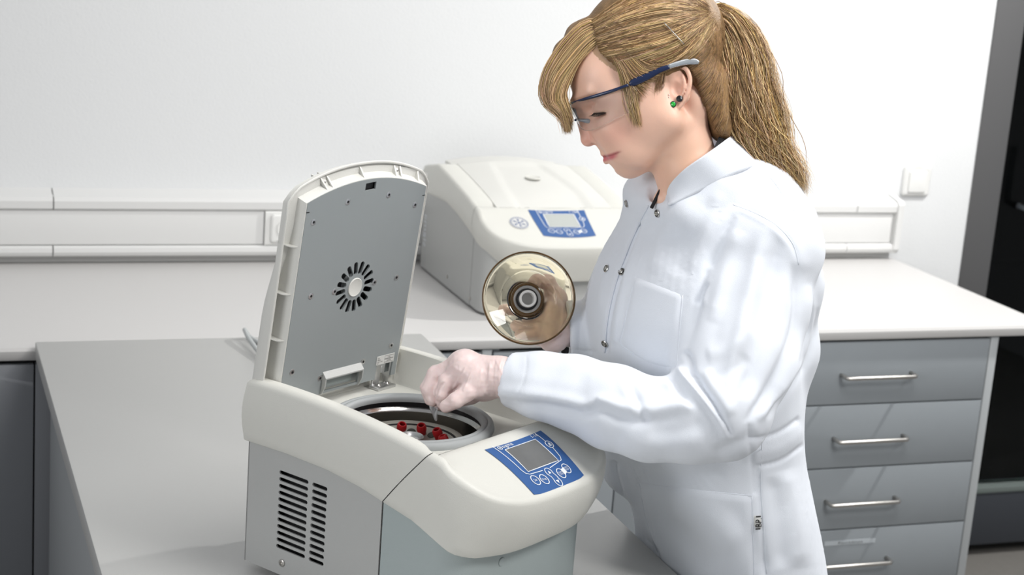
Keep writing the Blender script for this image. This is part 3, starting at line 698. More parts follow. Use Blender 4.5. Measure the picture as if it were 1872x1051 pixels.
# closed lid: domed with a shallow raised field
G = []
for j in range(33):
    v = -.028 + (.3485 + .028) * j / 32; row = []
    for i in range(41):
        t = -1 + 2 * i / 40; u = .1345 * t
        base = tab(ridge2, max(v, .03)) - .0003; z = base + .012 * (1 - t * t) * (1 - smooths((v - .26) / .09))
        uu = abs(u) / (.055 + .028 * smooths((v - .04) / .25)); inside = (1 - smooths((uu - .85) / .3)) * smooths((v - .07) / .035)
        z -= .006 * inside
        row.append((u, -v, z))
    G.append(row)
V, F = loft(G, False); nn = len(G[0]); 
edge = [G[0][i] for i in range(nn)] + [G[j][-1] for j in range(1, 33)] + [G[-1][i] for i in range(nn - 2, -1, -1)] + [G[j][0] for j in range(31, 0, -1)]
o0 = len(V); V += [p for p in edge] + [(p[0] * .995, p[1], p[2] - .02) for p in edge]; ne = len(edge)
F += [(o0 + i, o0 + (i + 1) % ne, o0 + ne + (i + 1) % ne, o0 + ne + i) for i in range(ne)]
lid2 = obj('lid', V, F, 'cream2', c2, True); smooth_by_angle(lid2.data, 50)
zz = tab(ridge2, .19) + .0085
latheo('lid_button', [(.0175, -.002), (.0175, .0012), (.0165, .0018), (.0150, .0005), (0, .0005)], 'cream', lid2, 32, (.004, -.19, zz), cap=False)
# snowflake badge
def onS2(L, nm, m, e, par):
    V, F = join2(L); return obj(nm, [(-.100 + x, -(.400 + y * 1.0), deck2(.400 + y) + e) for x, y in V], F, m, par)
bd = onS2([([(0, 0)] + arc2(0, 0, .0215, .0215, 0, 360, 32), [(0, i, i + 1) for i in range(1, 33)])], 'cold_badge', 'sticker', .0010, c2)
L = [stroke2(arc2(0, 0, .0165, .0165, 0, 360, 32), .0006)]
for k in range(26):
    a = math.radians(k * 360 / 26); L.append(([(.0178 * math.cos(a), .0178 * math.sin(a)), (.0203 * math.cos(a), .0203 * math.sin(a)), (.0203 * math.cos(a + .13), .0203 * math.sin(a + .13)), (.0178 * math.cos(a + .13), .0178 * math.sin(a + .13))], [(0, 1, 2, 3)]))
for k in range(6):
    a = math.radians(60 * k + 30); c_, s_ = math.cos(a), math.sin(a); L.append(stroke2([(0, 0), (.0125 * c_, .0125 * s_)], .0014))
    for rr_ in (.007, .0105):
        for da in (-.7, .7): L.append(stroke2([(rr_ * c_, rr_ * s_), (rr_ * c_ + .004 * math.cos(a + da), rr_ * s_ + .004 * math.sin(a + da))], .0012))
onS2(L, 'badge_print', mat('badge_blue', (.12, .16, .30), .5), .0014, bd)

V, F = text_mesh('sigma', .034, 'LEFT', spacing=1.05)
obj('lettering', [(-.1816, .010 - y - .0, .050 + x) for x, y in V], F, 'white', c2)
for v_, z_ in ((.185, .020), (.350, .012)):
    latheo('side_screw', [(.0042, 0), (.0042, .0010), (.0030, .0016), (0, .0012)], 'steel', c2, 20, (-.1813, -v_, z_ + .004), Euler((0, -math.pi / 2, 0)).to_quaternion())
# ------------------------------------------------------------------ sculpting by distance field
class Field:
    def __init__(s, xs, ys, zs, Rf=None, o=None):
        """tensor grid; local point = coordinate in frame (rows of Rf, origin o)"""
        s.x, s.y, s.z = [np.asarray(a, np.float32) for a in (xs, ys, zs)]
        s.F = np.full((len(xs), len(ys), len(zs)), 0.05, np.float32)
        s.Rf = np.eye(3) if Rf is None else Rf; s.o = np.zeros(3) if o is None else np.asarray(o)
    def loc(s, p): return s.Rf @ (np.asarray(p, float) - s.o)
    def world(s, V): return V @ s.Rf + s.o
    def sub(s, lo, hi):
        i = [max(0, int(np.searchsorted(a, l)) - 1) for a, l in zip((s.x, s.y, s.z), lo)]
        j = [min(len(a), int(np.searchsorted(a, h)) + 1) for a, h in zip((s.x, s.y, s.z), hi)]
        if any(b - a < 1 for a, b in zip(i, j)): return None
        return tuple(slice(a, b) for a, b in zip(i, j))
    def grid(s, sl): return s.x[sl[0]][:, None, None], s.y[sl[1]][None, :, None], s.z[sl[2]][None, None, :]
    def comb(s, sl, d, k, op):
        A = s.F[sl]; d = d.astype(np.float32)
        if op == 'add':
            if k > 0: h = np.maximum(k - np.abs(A - d), 0) / k; s.F[sl] = np.minimum(A, d) - h * h * k * .25
            else: s.F[sl] = np.minimum(A, d)
        elif op == 'cut':
            if k > 0: h = np.maximum(k - np.abs(A + d), 0) / k; s.F[sl] = np.maximum(A, -d) + h * h * k * .25
            else: s.F[sl] = np.maximum(A, -d)
        else:
            if k > 0: h = np.maximum(k - np.abs(A - d), 0) / k; s.F[sl] = np.maximum(A, d) + h * h * k * .25
            else: s.F[sl] = np.maximum(A, d)
    def cone(s, a, b, ra, rb, k=.01, op='add', flat=None):
        """round cone between two points; flat=(normal, factor) squashes it along a direction"""
        a, b = s.loc(a), s.loc(b); m = max(ra, rb) + k + .02
        sl = s.sub(np.minimum(a, b) - m, np.maximum(a, b) + m)
        if sl is None: return
        X, Y, Z = s.grid(sl); d = b - a; L2 = max((d * d).sum(), 1e-12)
        px, py, pz = X - a[0], Y - a[1], Z - a[2]
        t = np.clip((px * d[0] + py * d[1] + pz * d[2]) / L2, 0, 1)
        qx, qy, qz = px - d[0] * t, py - d[1] * t, pz - d[2] * t
        if flat is not None:
            n = s.Rf @ np.asarray(flat[0], float); n = n / np.linalg.norm(n); q = qx * n[0] + qy * n[1] + qz * n[2]; e = (1 / flat[1] ** 2 - 1)
            D = np.sqrt(qx * qx + qy * qy + qz * qz + q * q * e)
        else: D = np.sqrt(qx * qx + qy * qy + qz * qz)
        s.comb(sl, D - (ra + (rb - ra) * t), k, op)
    def chain(s, pts, rs, k=.01, op='add', flat=None):
        for i in range(len(pts) - 1): s.cone(pts[i], pts[i + 1], rs[i], rs[i + 1], k, op, flat)
    def ell(s, c, ax, r, k=.01, op='add'):
        """ellipsoid: ax = 3 unit axes (rows, world), r = 3 radii"""
        c = s.loc(c); Ax = np.asarray(ax, float) @ s.Rf.T; r = np.asarray(r, float); m = r.max() + k + .02
        sl = s.sub(c - m, c + m)
        if sl is None: return
        X, Y, Z = s.grid(sl); X, Y, Z = X - c[0], Y - c[1], Z - c[2]
        q = [(Ax[i, 0] * X + Ax[i, 1] * Y + Ax[i, 2] * Z) / r[i] for i in range(3)]
        n0 = np.sqrt(q[0] ** 2 + q[1] ** 2 + q[2] ** 2) + 1e-9
        n1 = np.sqrt((q[0] / r[0]) ** 2 + (q[1] / r[1]) ** 2 + (q[2] / r[2]) ** 2) + 1e-9
        s.comb(sl, n0 * (n0 - 1) / n1, k, op)
    def mesh(s):
        F = s.F; S = F < 0
        c = np.zeros(tuple(n - 1 for n in F.shape), np.uint8)
        for i in (0, 1):
            for j in (0, 1):
                for k in (0, 1): c += S[i:F.shape[0] - 1 + i, j:F.shape[1] - 1 + j, k:F.shape[2] - 1 + k]
        act = (c > 0) & (c < 8); idx = np.argwhere(act); vid = np.full(act.shape, -1, np.int32); vid[act] = np.arange(len(idx))
        acc = np.zeros((len(idx), 3)); cnt = np.zeros(len(idx)); g = [s.x.astype(float), s.y.astype(float), s.z.astype(float)]
        for ax in range(3):
            o1, o2 = [a for a in range(3) if a != ax]
            for a in (0, 1):
                for b in (0, 1):
                    p = idx.copy(); p[:, o1] += a; p[:, o2] += b; q = p.copy(); q[:, ax] += 1
                    f0 = F[p[:, 0], p[:, 1], p[:, 2]].astype(float); f1 = F[q[:, 0], q[:, 1], q[:, 2]].astype(float)
                    m = (f0 < 0) != (f1 < 0); t = np.where(m, f0 / np.where(m, f0 - f1, 1), 0)
                    P3 = np.stack([g[i][p[:, i]] for i in range(3)], 1); P3[:, ax] += t * (g[ax][q[:, ax]] - g[ax][p[:, ax]])
                    acc[m] += P3[m]; cnt[m] += 1
        V = acc / cnt[:, None]; Q = []
        for ax in range(3):
            o1, o2 = [(1, 2), (2, 0), (0, 1)][ax]
            lo = [slice(None)] * 3; hi = [slice(None)] * 3; lo[ax] = slice(0, -1); hi[ax] = slice(1, None)
            A, B = S[tuple(lo)], S[tuple(hi)]
            e = np.argwhere(A != B); e = e[(e[:, o1] > 0) & (e[:, o2] > 0) & (e[:, o1] < F.shape[o1] - 1) & (e[:, o2] < F.shape[o2] - 1)]
            sg = A[e[:, 0], e[:, 1], e[:, 2]]
            def at(da, db): p = e.copy(); p[:, o1] -= da; p[:, o2] -= db; return vid[p[:, 0], p[:, 1], p[:, 2]]
            q = np.stack([at(1, 1), at(0, 1), at(0, 0), at(1, 0)], 1); q[~sg] = q[~sg][:, ::-1]
            Q.append(q)
        Q = np.concatenate(Q); Q = Q[(Q >= 0).all(1)]
        return s.world(V), Q
def smooth_mesh(V, Q, it=2, lam=.5, w=None):
    E_ = np.concatenate([Q[:, [0, 1]], Q[:, [1, 2]], Q[:, [2, 3]], Q[:, [3, 0]]]); n = len(V)
    deg = np.bincount(E_[:, 0], minlength=n) + np.bincount(E_[:, 1], minlength=n)
    for _ in range(it):
        a = np.zeros_like(V)
        for c in range(3): a[:, c] = np.bincount(E_[:, 0], V[E_[:, 1], c], n) + np.bincount(E_[:, 1], V[E_[:, 0], c], n)
        a /= np.maximum(deg, 1)[:, None]; dl = (a - V) * lam; V = V + (dl if w is None else dl * w[:, None])
    return V
def vnormals(V, Q):
    n = np.cross(V[Q[:, 2]] - V[Q[:, 0]], V[Q[:, 3]] - V[Q[:, 1]]); N_ = np.zeros_like(V)
    for k in range(4):
        for c in range(3): N_[:, c] += np.bincount(Q[:, k], n[:, c], len(V))
    return N_ / (np.linalg.norm(N_, axis=1)[:, None] + 1e-12)
def npmesh(name, V, Q, m, parent=None, col=None, smooth=True):
    me = bpy.data.meshes.new(name); me.vertices.add(len(V)); me.vertices.foreach_set('co', np.asarray(V, np.float32).ravel())
    k = Q.shape[1]; me.loops.add(Q.size); me.loops.foreach_set('vertex_index', np.asarray(Q, np.int32).ravel()); me.polygons.add(len(Q))
    me.polygons.foreach_set('loop_start', np.arange(0, Q.size, k, dtype=np.int32)); me.polygons.foreach_set('loop_total', np.full(len(Q), k, np.int32))
    me.update(calc_edges=True); me.validate()
    if col is not None:
        ca = me.color_attributes.new('Col', 'FLOAT_COLOR', 'POINT'); ca.data.foreach_set('color', np.concatenate([col, np.ones((len(col), 1))], 1).astype(np.float32).ravel())
    return link(name, me, m, parent, smooth)
def seg_dist(p, a, b):
    a, b = np.asarray(a, float), np.asarray(b, float); d = b - a; t = np.clip(((p - a) @ d) / max(d @ d, 1e-9), 0, 1)
    q = p - a - t[:, None] * d; side = np.sign(d[0] * (p[:, 1] - a[1]) - d[1] * (p[:, 0] - a[0]))
    return np.hypot(q[:, 0], q[:, 1]), side, t
def folds(V, Nn, L, facing=True):
    """push the cloth in and out along creases given by pixel polylines: (points, width px, height m, kind)"""
    pr = proj(V); p2 = pr[:, :2]; view = V - CO; view /= np.linalg.norm(view, axis=1)[:, None]
    fw = np.clip(-(view * Nn).sum(1) * 3.0, 0, 1); dsp = np.zeros(len(V))
    for pts, w, h, kind in L:
        pts = catmull(pts, 4) if len(pts) > 2 else pts; best = np.full(len(V), 1e9); sd = np.zeros(len(V)); tt = np.zeros(len(V)); n = len(pts) - 1
        bb0 = np.min(pts, axis=0) - 4 * w; bb1 = np.max(pts, axis=0) + 4 * w
        m = np.where((p2[:, 0] > bb0[0]) & (p2[:, 0] < bb1[0]) & (p2[:, 1] > bb0[1]) & (p2[:, 1] < bb1[1]) & (fw > 0))[0]
        if len(m) == 0: continue
        pm = p2[m]; b = np.full(len(m), 1e9); s_ = np.zeros(len(m)); t_ = np.zeros(len(m))
        for i in range(n):
            d, sg, t = seg_dist(pm, pts[i], pts[i + 1]); u = d < b; b[u] = d[u]; s_[u] = sg[u]; t_[u] = (i + t[u]) / n
        end = np.clip(np.minimum(t_, 1 - t_) * 6, 0, 1) if kind[-1] != 'f' else 1.0
        end = np.where(b > 2.5 * w, 0, end) if False else end
        x = b * s_ / w
        if kind[0] == 'g': f = np.exp(-x * x)                    # ridge / groove
        elif kind[0] == 's': f = np.tanh(x * 1.5) * np.exp(-(x / 3.0) ** 2)   # step: raised on one side
        elif kind[0] == 'o': f = (x > 0) * x * np.exp(-(x / 1.6)) * 1.2 - (x <= 0) * np.exp(-x * x) * .5
        dsp[m] += h * f * end * fw[m]
    return V + Nn * dsp[:, None]

# ------------------------------------------------------------------ the woman
PX = lambda d: d / FPX     # metres per pixel at depth d
person = empty('person', (1.09, 1.98, 0), 0, 'young blonde woman in a white lab coat and gloves, standing at the island bench', 'person')
ZV = np.array([0, 0, 1.0])
camR, camD, camF = CM[0], CM[1], CM[2]
HD = 2.15                                   # depth of the middle plane of the head
hV = P(1190, 165, HD) - CO; hV = hV / np.linalg.norm(hV)      # straight across the head
def Hh(px, py, lat=0.0): return P(px, py, HD) + hV * lat * PX(HD)    # lat in pixels away from the camera
th_ = math.radians(23)
hF = -camR * math.cos(th_) + camD * math.sin(th_)      # direction the face looks
hU = -camR * math.sin(th_) - camD * math.cos(th_)      # towards the crown
hL = hV                                             # across the head (away from the camera)
hF = hF - hL * (hF @ hL); hF = hF / np.linalg.norm(hF); hU = hU - hL * (hU @ hL) - hF * (hU @ hF); hU = hU / np.linalg.norm(hU)
AX = np.array([hF, hU, hL])
def axis_pts(segs):
    out = []
    for a, b, h in segs: out += list(np.arange(a, b, h))
    return np.array(out)
# body grid: fine around the head and neck, coarse elsewhere; frame = camera axes so pixels map simply
Rf = np.array([camR, camF, -camD]); of = P(1200, 200, HD)
gx = axis_pts([(-.36, -.125, .010), (-.125, .125, .00150), (.125, .34, .010)])
gy = axis_pts([(-.30, -.10, .010), (-.10, .10, .00165), (.10, .50, .010)])
gz = axis_pts([(-1.75, -.20, .012), (-.20, -.135, .0035), (-.135, .155, .00150), (.155, .19, .006)])
B = Field(gx, gy, gz, Rf, of)
e_ = 1 / FPX * HD
def hc(a, b, ra, rb, k=6, op='add', flat=None, la=0, lb_=0): B.cone(Hh(a[0], a[1], la), Hh(b[0], b[1], lb_), ra * e_, rb * e_, k * e_, op, flat)
def he(c, r, k=8, op='add', lat=0, ax=AX): B.ell(Hh(c[0], c[1], lat), ax, np.array(r) * e_, k * e_, op)
# skull, face, jaw
he((1190, 84), (130, 112, 102), 10)
he((1106, 148), (63, 76, 76), 30)                # brow and forehead
he((1130, 213), (60, 66, 62), 30)                # middle of the face
he((1122, 235), (38, 40, 50), 22)
for sg in (-1, 1):
    he((1120, 234), (30, 26, 24), 22, lat=sg * 42)       # cheeks
    he((1150, 262), (42, 38, 24), 22, lat=sg * 40)
    hc((1168, 284), (1222, 220), 20, 26, 26, la=sg * 30, lb_=sg * 62)   # jaw line
    he((1185, 190), (46, 56, 24), 30, lat=sg * 66)
    he((1135, 190), (28, 42, 24), 24, lat=sg * 52)     # temple
he((1137, 284), (29, 28, 34), 18)                # mouth mound
he((1153, 305), (19, 18, 23), 14)              # chin
hc((1150, 296), (1190, 282), 22, 28, 24)
# nose
hc((1054, 198), (1071, 242), 7.5, 9.5, 9); hc((1066, 225), (1075, 252), 8, 12, 7); he((1075.5, 255), (13.5, 13.0, 13.5), 6)
for sg in (-1, 1):
    he((1093, 252), (13.5, 11.0, 9.5), 3, lat=sg * 16.5)
    he((1087, 264), (6.5, 5.0, 4.6), 2.5, 'cut', lat=sg * 8.0)
hc((1098, 262), (1104, 275), 7.5, 7, 5)
for sg in (-1, 1): he((1088, 268), (7, 3.2, 4.5), 3, 'cut', lat=sg * 8)
for sg in (-1, 1):
    for a_, b_ in (((1098, 241), (1107, 249)), ((1107, 249), (1106, 261))): hc(a_, b_, 1.6, 1.8, 2.5, 'cut', la=sg * 23, lb_=sg * 27)
# brow ridge and eye sockets
for sg in (-1, 1):
    hc((1052, 187), (1082, 168), 10, 10, 14, la=sg * 14, lb_=sg * 54)
    he((1072, 206), (25, 12, 22), 12, 'cut', lat=sg * 44)
    he((1103, 200), (19.5, 18.5, 19), 5, lat=sg * 43)      # eyeball under the lowered lid
    hc((1088, 212), (1116, 205), 2.0, 2.0, 8, 'cut', la=sg * 52, lb_=sg * 64)
    hc((1086, 186), (1116, 180), 1.8, 1.8, 7, 'cut', la=sg * 50, lb_=sg * 64)
# lips
for sg in (-1, 1):
    hc((1104.5, 281), (1129, 275), 6.4, 3.0, 3, la=0, lb_=sg * 27)
    hc((1110, 293.5), (1129, 280), 7.2, 3.0, 3, la=0, lb_=sg * 25)
    hc((1099, 288), (1139, 274.5), 1.6, 1.3, 2.0, 'cut', la=0, lb_=sg * 31)
    he((1140, 275), (4, 4, 4), 5, 'cut', lat=sg * 35)
hc((1118, 305), (1124, 303), 5, 3, 10, 'cut', la=0, lb_=12)
for sg in (-1, 1): he((1262, 178), (30, 46, 40), 16, lat=sg * 26)
# neck
B.chain([Hh(1236, 240, 0), Hh(1262, 322, 8), Hh(1300, 420, 30)], [60 * e_, 56 * e_, 70 * e_], 20 * e_)
hc((1234, 300), (1264, 385), 36, 42, 16, la=2, lb_=14); hc((1214, 366), (1236, 400), 20, 26, 10, la=0, lb_=6)
for sg in (-1, 1): hc((1248, 225), (1236, 372), 12, 10, 12, la=sg * 46, lb_=sg * 18 + 8)   # neck tendons
# ears
def surf_lat(F_, px, py, sg):
    for q in np.arange(130, 0, -1.0):
        p = F_.loc(Hh(px, py, sg * q)); i = [int(np.clip(np.searchsorted(a, c), 0, len(a) - 1)) for a, c in zip((F_.x, F_.y, F_.z), p)]
        if F_.F[i[0], i[1], i[2]] < 0: return sg * q
    return sg * 80
for sg in (-1, 1):
    l0 = surf_lat(B, 1228, 165, sg); lo = lambda t: l0 + sg * t
    eax = np.array([hF * math.cos(.45) + hL * sg * math.sin(-.45) * -1, hU, hL * math.cos(.45) + hF * sg * math.sin(.45) * -1]); 
    he((1241, 156), (17, 34, 4.2), 5, lat=lo(8)); he((1233, 184), (11, 14, 5), 4, lat=lo(5))
    hx = [(1226, 172, 1), (1223, 150, 5), (1226, 132, 8), (1239, 122.5, 12), (1253, 128, 15), (1259.5, 146, 16), (1256, 168, 14), (1248, 184, 11), (1238, 196, 8), (1229, 194, 5)]
    hx = catmull(hx, 4)
    for a, b in zip(hx[:-1], hx[1:]): hc(a[:2], b[:2], 4.1, 4.1, 1.4, la=lo(a[2]), lb_=lo(b[2]))
    ax2 = [(1246, 140, 13), (1250, 155, 14), (1244, 172, 12), (1234, 180, 9)]
    ax2 = catmull(ax2, 3)
    for a, b in zip(ax2[:-1], ax2[1:]): hc(a[:2], b[:2], 3.4, 3.4, 2.0, la=lo(a[2]), lb_=lo(b[2]))
    he((1236, 163), (9, 13, 7), 3, 'cut', lat=lo(13)); he((1238, 138), (7, 7, 4), 3, 'cut', lat=lo(15))
    hc((1224, 160), (1227, 174), 4, 4.5, 3, la=lo(3), lb_=lo(6))       # tragus
    hc((1247, 190), (1225, 196), 3, 3, 4, la=lo(5), lb_=lo(3))
EARL = surf_lat(B, 1234, 188, -1)
# shoulders, chest, arms and legs (under the clothes)
tor = [(.86, 1.105, 1.98), (.98, 1.075, 1.98), (1.10, 1.045, 1.97), (1.22, 1.010, 1.965), (1.33, 1.000, 1.965), (1.40, .995, 1.965)]
rt_ = [(.075), (.072), (.066), (.072), (.066), (.040)]
for sy in (-1, 1):
    B.chain([np.array([x, y + sy * w, z]) for (z, x, y), w in zip(tor, (.065, .065, .055, .060, .060, .055))], rt_, .03)
    B.chain([np.array([1.0, 1.965 + sy * .05, 1.425]), np.array([1.03, 1.965 + sy * .135, 1.385])], [.032, .034], .02)
    B.chain([np.array([1.11, 1.98 + sy * .085, .86]), np.array([1.13, 1.98 + sy * .09, .48]), np.array([1.155, 1.98 + sy * .09, .10])], [.078, .055, .042], .03)
    B.chain([np.array([1.155, 1.98 + sy * .09, .07]), np.array([1.02, 1.98 + sy * .10, .035])], [.042, .033], .02)
SH_L, EL_L, WR_L = np.array([1.045, 1.838, 1.372]), P(1308, 764, 2.06), P(935, 692, 2.135)
SH_R, EL_R, WR_R = np.array([1.02, 2.095, 1.375]), P(1175, 640, 2.37), P(1036, 600, 2.312)
B.chain([SH_L, EL_L, WR_L], [.036, .034, .022], .02); B.chain([SH_R, EL_R, WR_R], [.036, .034, .022], .02)
V, Q = B.mesh(); V = smooth_mesh(V, Q, 2, .5)
print('body', len(V))
# skin colour, by place on the head (the same on both sides)
lc = (V - P(936, 525.5, HD)); lt_ = lc @ camF / (hV @ camF); lc = np.stack([(lc - lt_[:, None] * hV) @ camR, (lc - lt_[:, None] * hV) @ camD, lt_], 1)
U_ = lc[:, 0] / e_ + 936; W_ = lc[:, 1] / e_ + 525.5; LT = lc[:, 2] / e_
def gs(cx_, cy_, sx, sy, rot=0):
    a = math.radians(rot); dx, dy = U_ - cx_, W_ - cy_; x = dx * math.cos(a) + dy * math.sin(a); y = -dx * math.sin(a) + dy * math.cos(a); return np.exp(-(x / sx) ** 2 - (y / sy) ** 2)
col = np.tile(np.array([.82, .52, .395]), (len(V), 1))
def blend(w, c):
    global col
    w = np.clip(w, 0, 1)[:, None]; col = col * (1 - w) + np.array(c) * w
blend(.55 * gs(1072, 252, 18, 20), (.72, .31, .24)); blend(.45 * gs(1128, 240, 34, 26, -20), (.72, .34, .27)); blend(.3 * gs(1095, 150, 40, 40), (.78, .48, .37))
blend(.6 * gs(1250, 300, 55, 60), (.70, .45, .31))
dl_, sd_, tl_ = seg_dist(np.stack([U_, W_], 1), (1101, 287.5), (1138, 274.8)); up_ = (W_ - (287.5 - (U_ - 1101) * .343)) < 0
wl = np.clip((1139 - U_) / 10, 0, 1) * (U_ > 1095)
blend(1.3 * wl * np.exp(-(dl_ / 8.5) ** 4) * ~up_ * np.clip((1134 - U_) / 14, .0, 1), (.62, .17, .18)); blend(.9 * wl * np.exp(-(dl_ / 3.6) ** 4) * up_, (.62, .24, .22)); blend(.9 * wl * np.exp(-(dl_ / 1.5) ** 2), (.30, .06, .06))
db_, _, _ = seg_dist(np.stack([U_, W_], 1), (1050, 183), (1092, 171)); blend(.75 * np.exp(-(db_ / 2.6) ** 2) * (np.abs(LT) > 12), (.42, .22, .13))
blend(.5 * gs(1242, 158, 22, 42), (.80, .42, .31))
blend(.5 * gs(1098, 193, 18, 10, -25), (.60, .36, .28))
hairm = np.clip(((U_ - 1188) * math.cos(th_) * 0 + 1) * (np.hypot((U_ - 1215) / 150, (W_ - 40) / 112) < 1.0), 0, 1); blend(.8 * hairm * (U_ > 1085) * (1 - np.clip(1.6 * gs(1243, 160, 26, 46), 0, 1)), (.33, .21, .11))
below = (V[:, 2] < .9); 
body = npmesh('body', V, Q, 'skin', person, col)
body.data.materials.append(MT['trousers']); body.data.materials.append(MT['shoe'])
fz = V[Q[:, 0], 2]; mi = np.where(fz < .075, 2, np.where(fz < .92, 1, 0)).astype(np.int32); body.data.polygons.foreach_set('material_index', mi)
body['label'] = 'fair skinned head and neck, face turned down towards the open machine'
person.matrix_world = Matrix.Translation((1.09, 1.98, 0))
def unparent_fix(o, par):
    """keep world geometry while parented to an empty that stands elsewhere"""
    o.matrix_parent_inverse = Matrix.Translation(par.location).inverted()
unparent_fix(body, person)
# ---- hair
def lat_ell(px, py, c=(1190, 80), r=(141, 122, 112)):
    dx, dy = px - c[0], py - c[1]
    f = (-dx * math.cos(th_) + dy * math.sin(th_)) / r[0]; u = (-dx * math.sin(th_) - dy * math.cos(th_)) / r[1]
    q = 1 - f * f - u * u
    return r[2] * math.sqrt(q) if q > 0 else 0.0
Hf = Field(np.arange(-.17, .20, .0022), np.arange(-.10, .10, .0024), np.arange(-.13, .19, .0022), Rf, of)
def qc(a, b, ra, rb, k=6, op='add', flat=None): Hf.cone(Hh(*a), Hh(*b), ra * e_, rb * e_, k * e_, op, flat)
Hf.ell(Hh(1192, 80), AX, np.array((137, 118, 108)) * e_, 0)
Hf.ell(Hh(1090, 160, 0), AX, np.array((54, 60, 140)) * e_, 8 * e_, 'cut')          # face opening
Hf.ell(Hh(1068, 165, 0), AX, np.array((50, 60, 140)) * e_, 8 * e_, 'cut')
Hf.ell(Hh(1168, 208, 0), AX, np.array((72, 58, 150)) * e_, 6 * e_, 'cut')
Hf.ell(Hh(1246, 172, 0), AX, np.array((22, 46, 150)) * e_, 6 * e_, 'cut')          # round the ears
for sg in (-1, 1):
    qc((1292, 140, sg * 40), (1316, 232, sg * 26), 26, 16, 16)
    qc((1262, 100, sg * 72), (1292, 185, sg * 50), 20, 10, 14)
qc((1306, 150, 0), (1322, 235, 0), 40, 26, 16)
# fringe volume swept forward from the parting
fr = [(1112, 58, -6, 34), (1075, 72, -12, 36), (1040, 100, -20, 27), (1015, 140, -26, 19), (1012, 175, -28, 13), (1026, 205, -30, 8), (1038, 232, -30, 3)]
for a, b in zip(fr[:-1], fr[1:]): qc(a[:3], b[:3], a[3], b[3], 10, flat=(camF, 1.15))
hv = [(1108, 60, 20, 36), (1065, 72, 30, 34), (1040, 110, 36, 24), (1030, 150, 38, 12)]
for a, b in zip(hv[:-1], hv[1:]): qc(a[:3], b[:3], a[3], b[3], 10)
Vh, Qh = Hf.mesh(); Vh = smooth_mesh(Vh, Qh, 3, .5)
nz_ = np.array([mnoise(Vector((v[0] * 90, v[1] * 90, v[2] * 50))) for v in Vh])
hcol = np.array([.20, .118, .052]) * (1 + .35 * nz_[:, None])  # darker than the strands: shade behind the ear put into the base colour
hair = npmesh('hair', Vh, Qh, 'hairbase', person, hcol); unparent_fix(hair, person)
Tf = Field(np.arange(.04, .22, .0022), np.arange(-.06, .07, .0024), np.arange(-.13, .16, .0022), Rf, of)
pt = [(1298, 22, 0, 13), (1322, 40, 0, 24), (1342, 85, 0, 36), (1350, 140, 0, 42), (1358, 200, 0, 40), (1380, 250, 0, 31), (1418, 298, 0, 17), (1448, 338, 2, 5)]
for a, b in zip(pt[:-1], pt[1:]): Tf.cone(Hh(*a[:3]), Hh(*b[:3]), a[3] * e_ * .86, b[3] * e_ * .86, 8 * e_, 'add')
for a, b in (((1322, 120, 0), (1318, 215, 0)), ((1318, 215, 0), (1345, 248, 0))): Tf.cone(Hh(*a), Hh(*b), 15 * e_, 12 * e_, 8 * e_)
Vp, Qp = Tf.mesh(); Vp = smooth_mesh(Vp, Qp, 2, .5); Np = vnormals(Vp, Qp)
Vp = Vp + Np * (.0035 * np.array([mnoise(Vector((v[0] * 60, v[1] * 60, v[2] * 22))) for v in Vp]))[:, None]
nz_ = np.array([mnoise(Vector((v[0] * 120, v[1] * 120, v[2] * 30))) for v in Vp])
pony = npmesh('ponytail', Vp, Qp, 'hairbase', person, np.array([.22, .13, .058]) * (1 + .5 * nz_[:, None])); unparent_fix(pony, person)
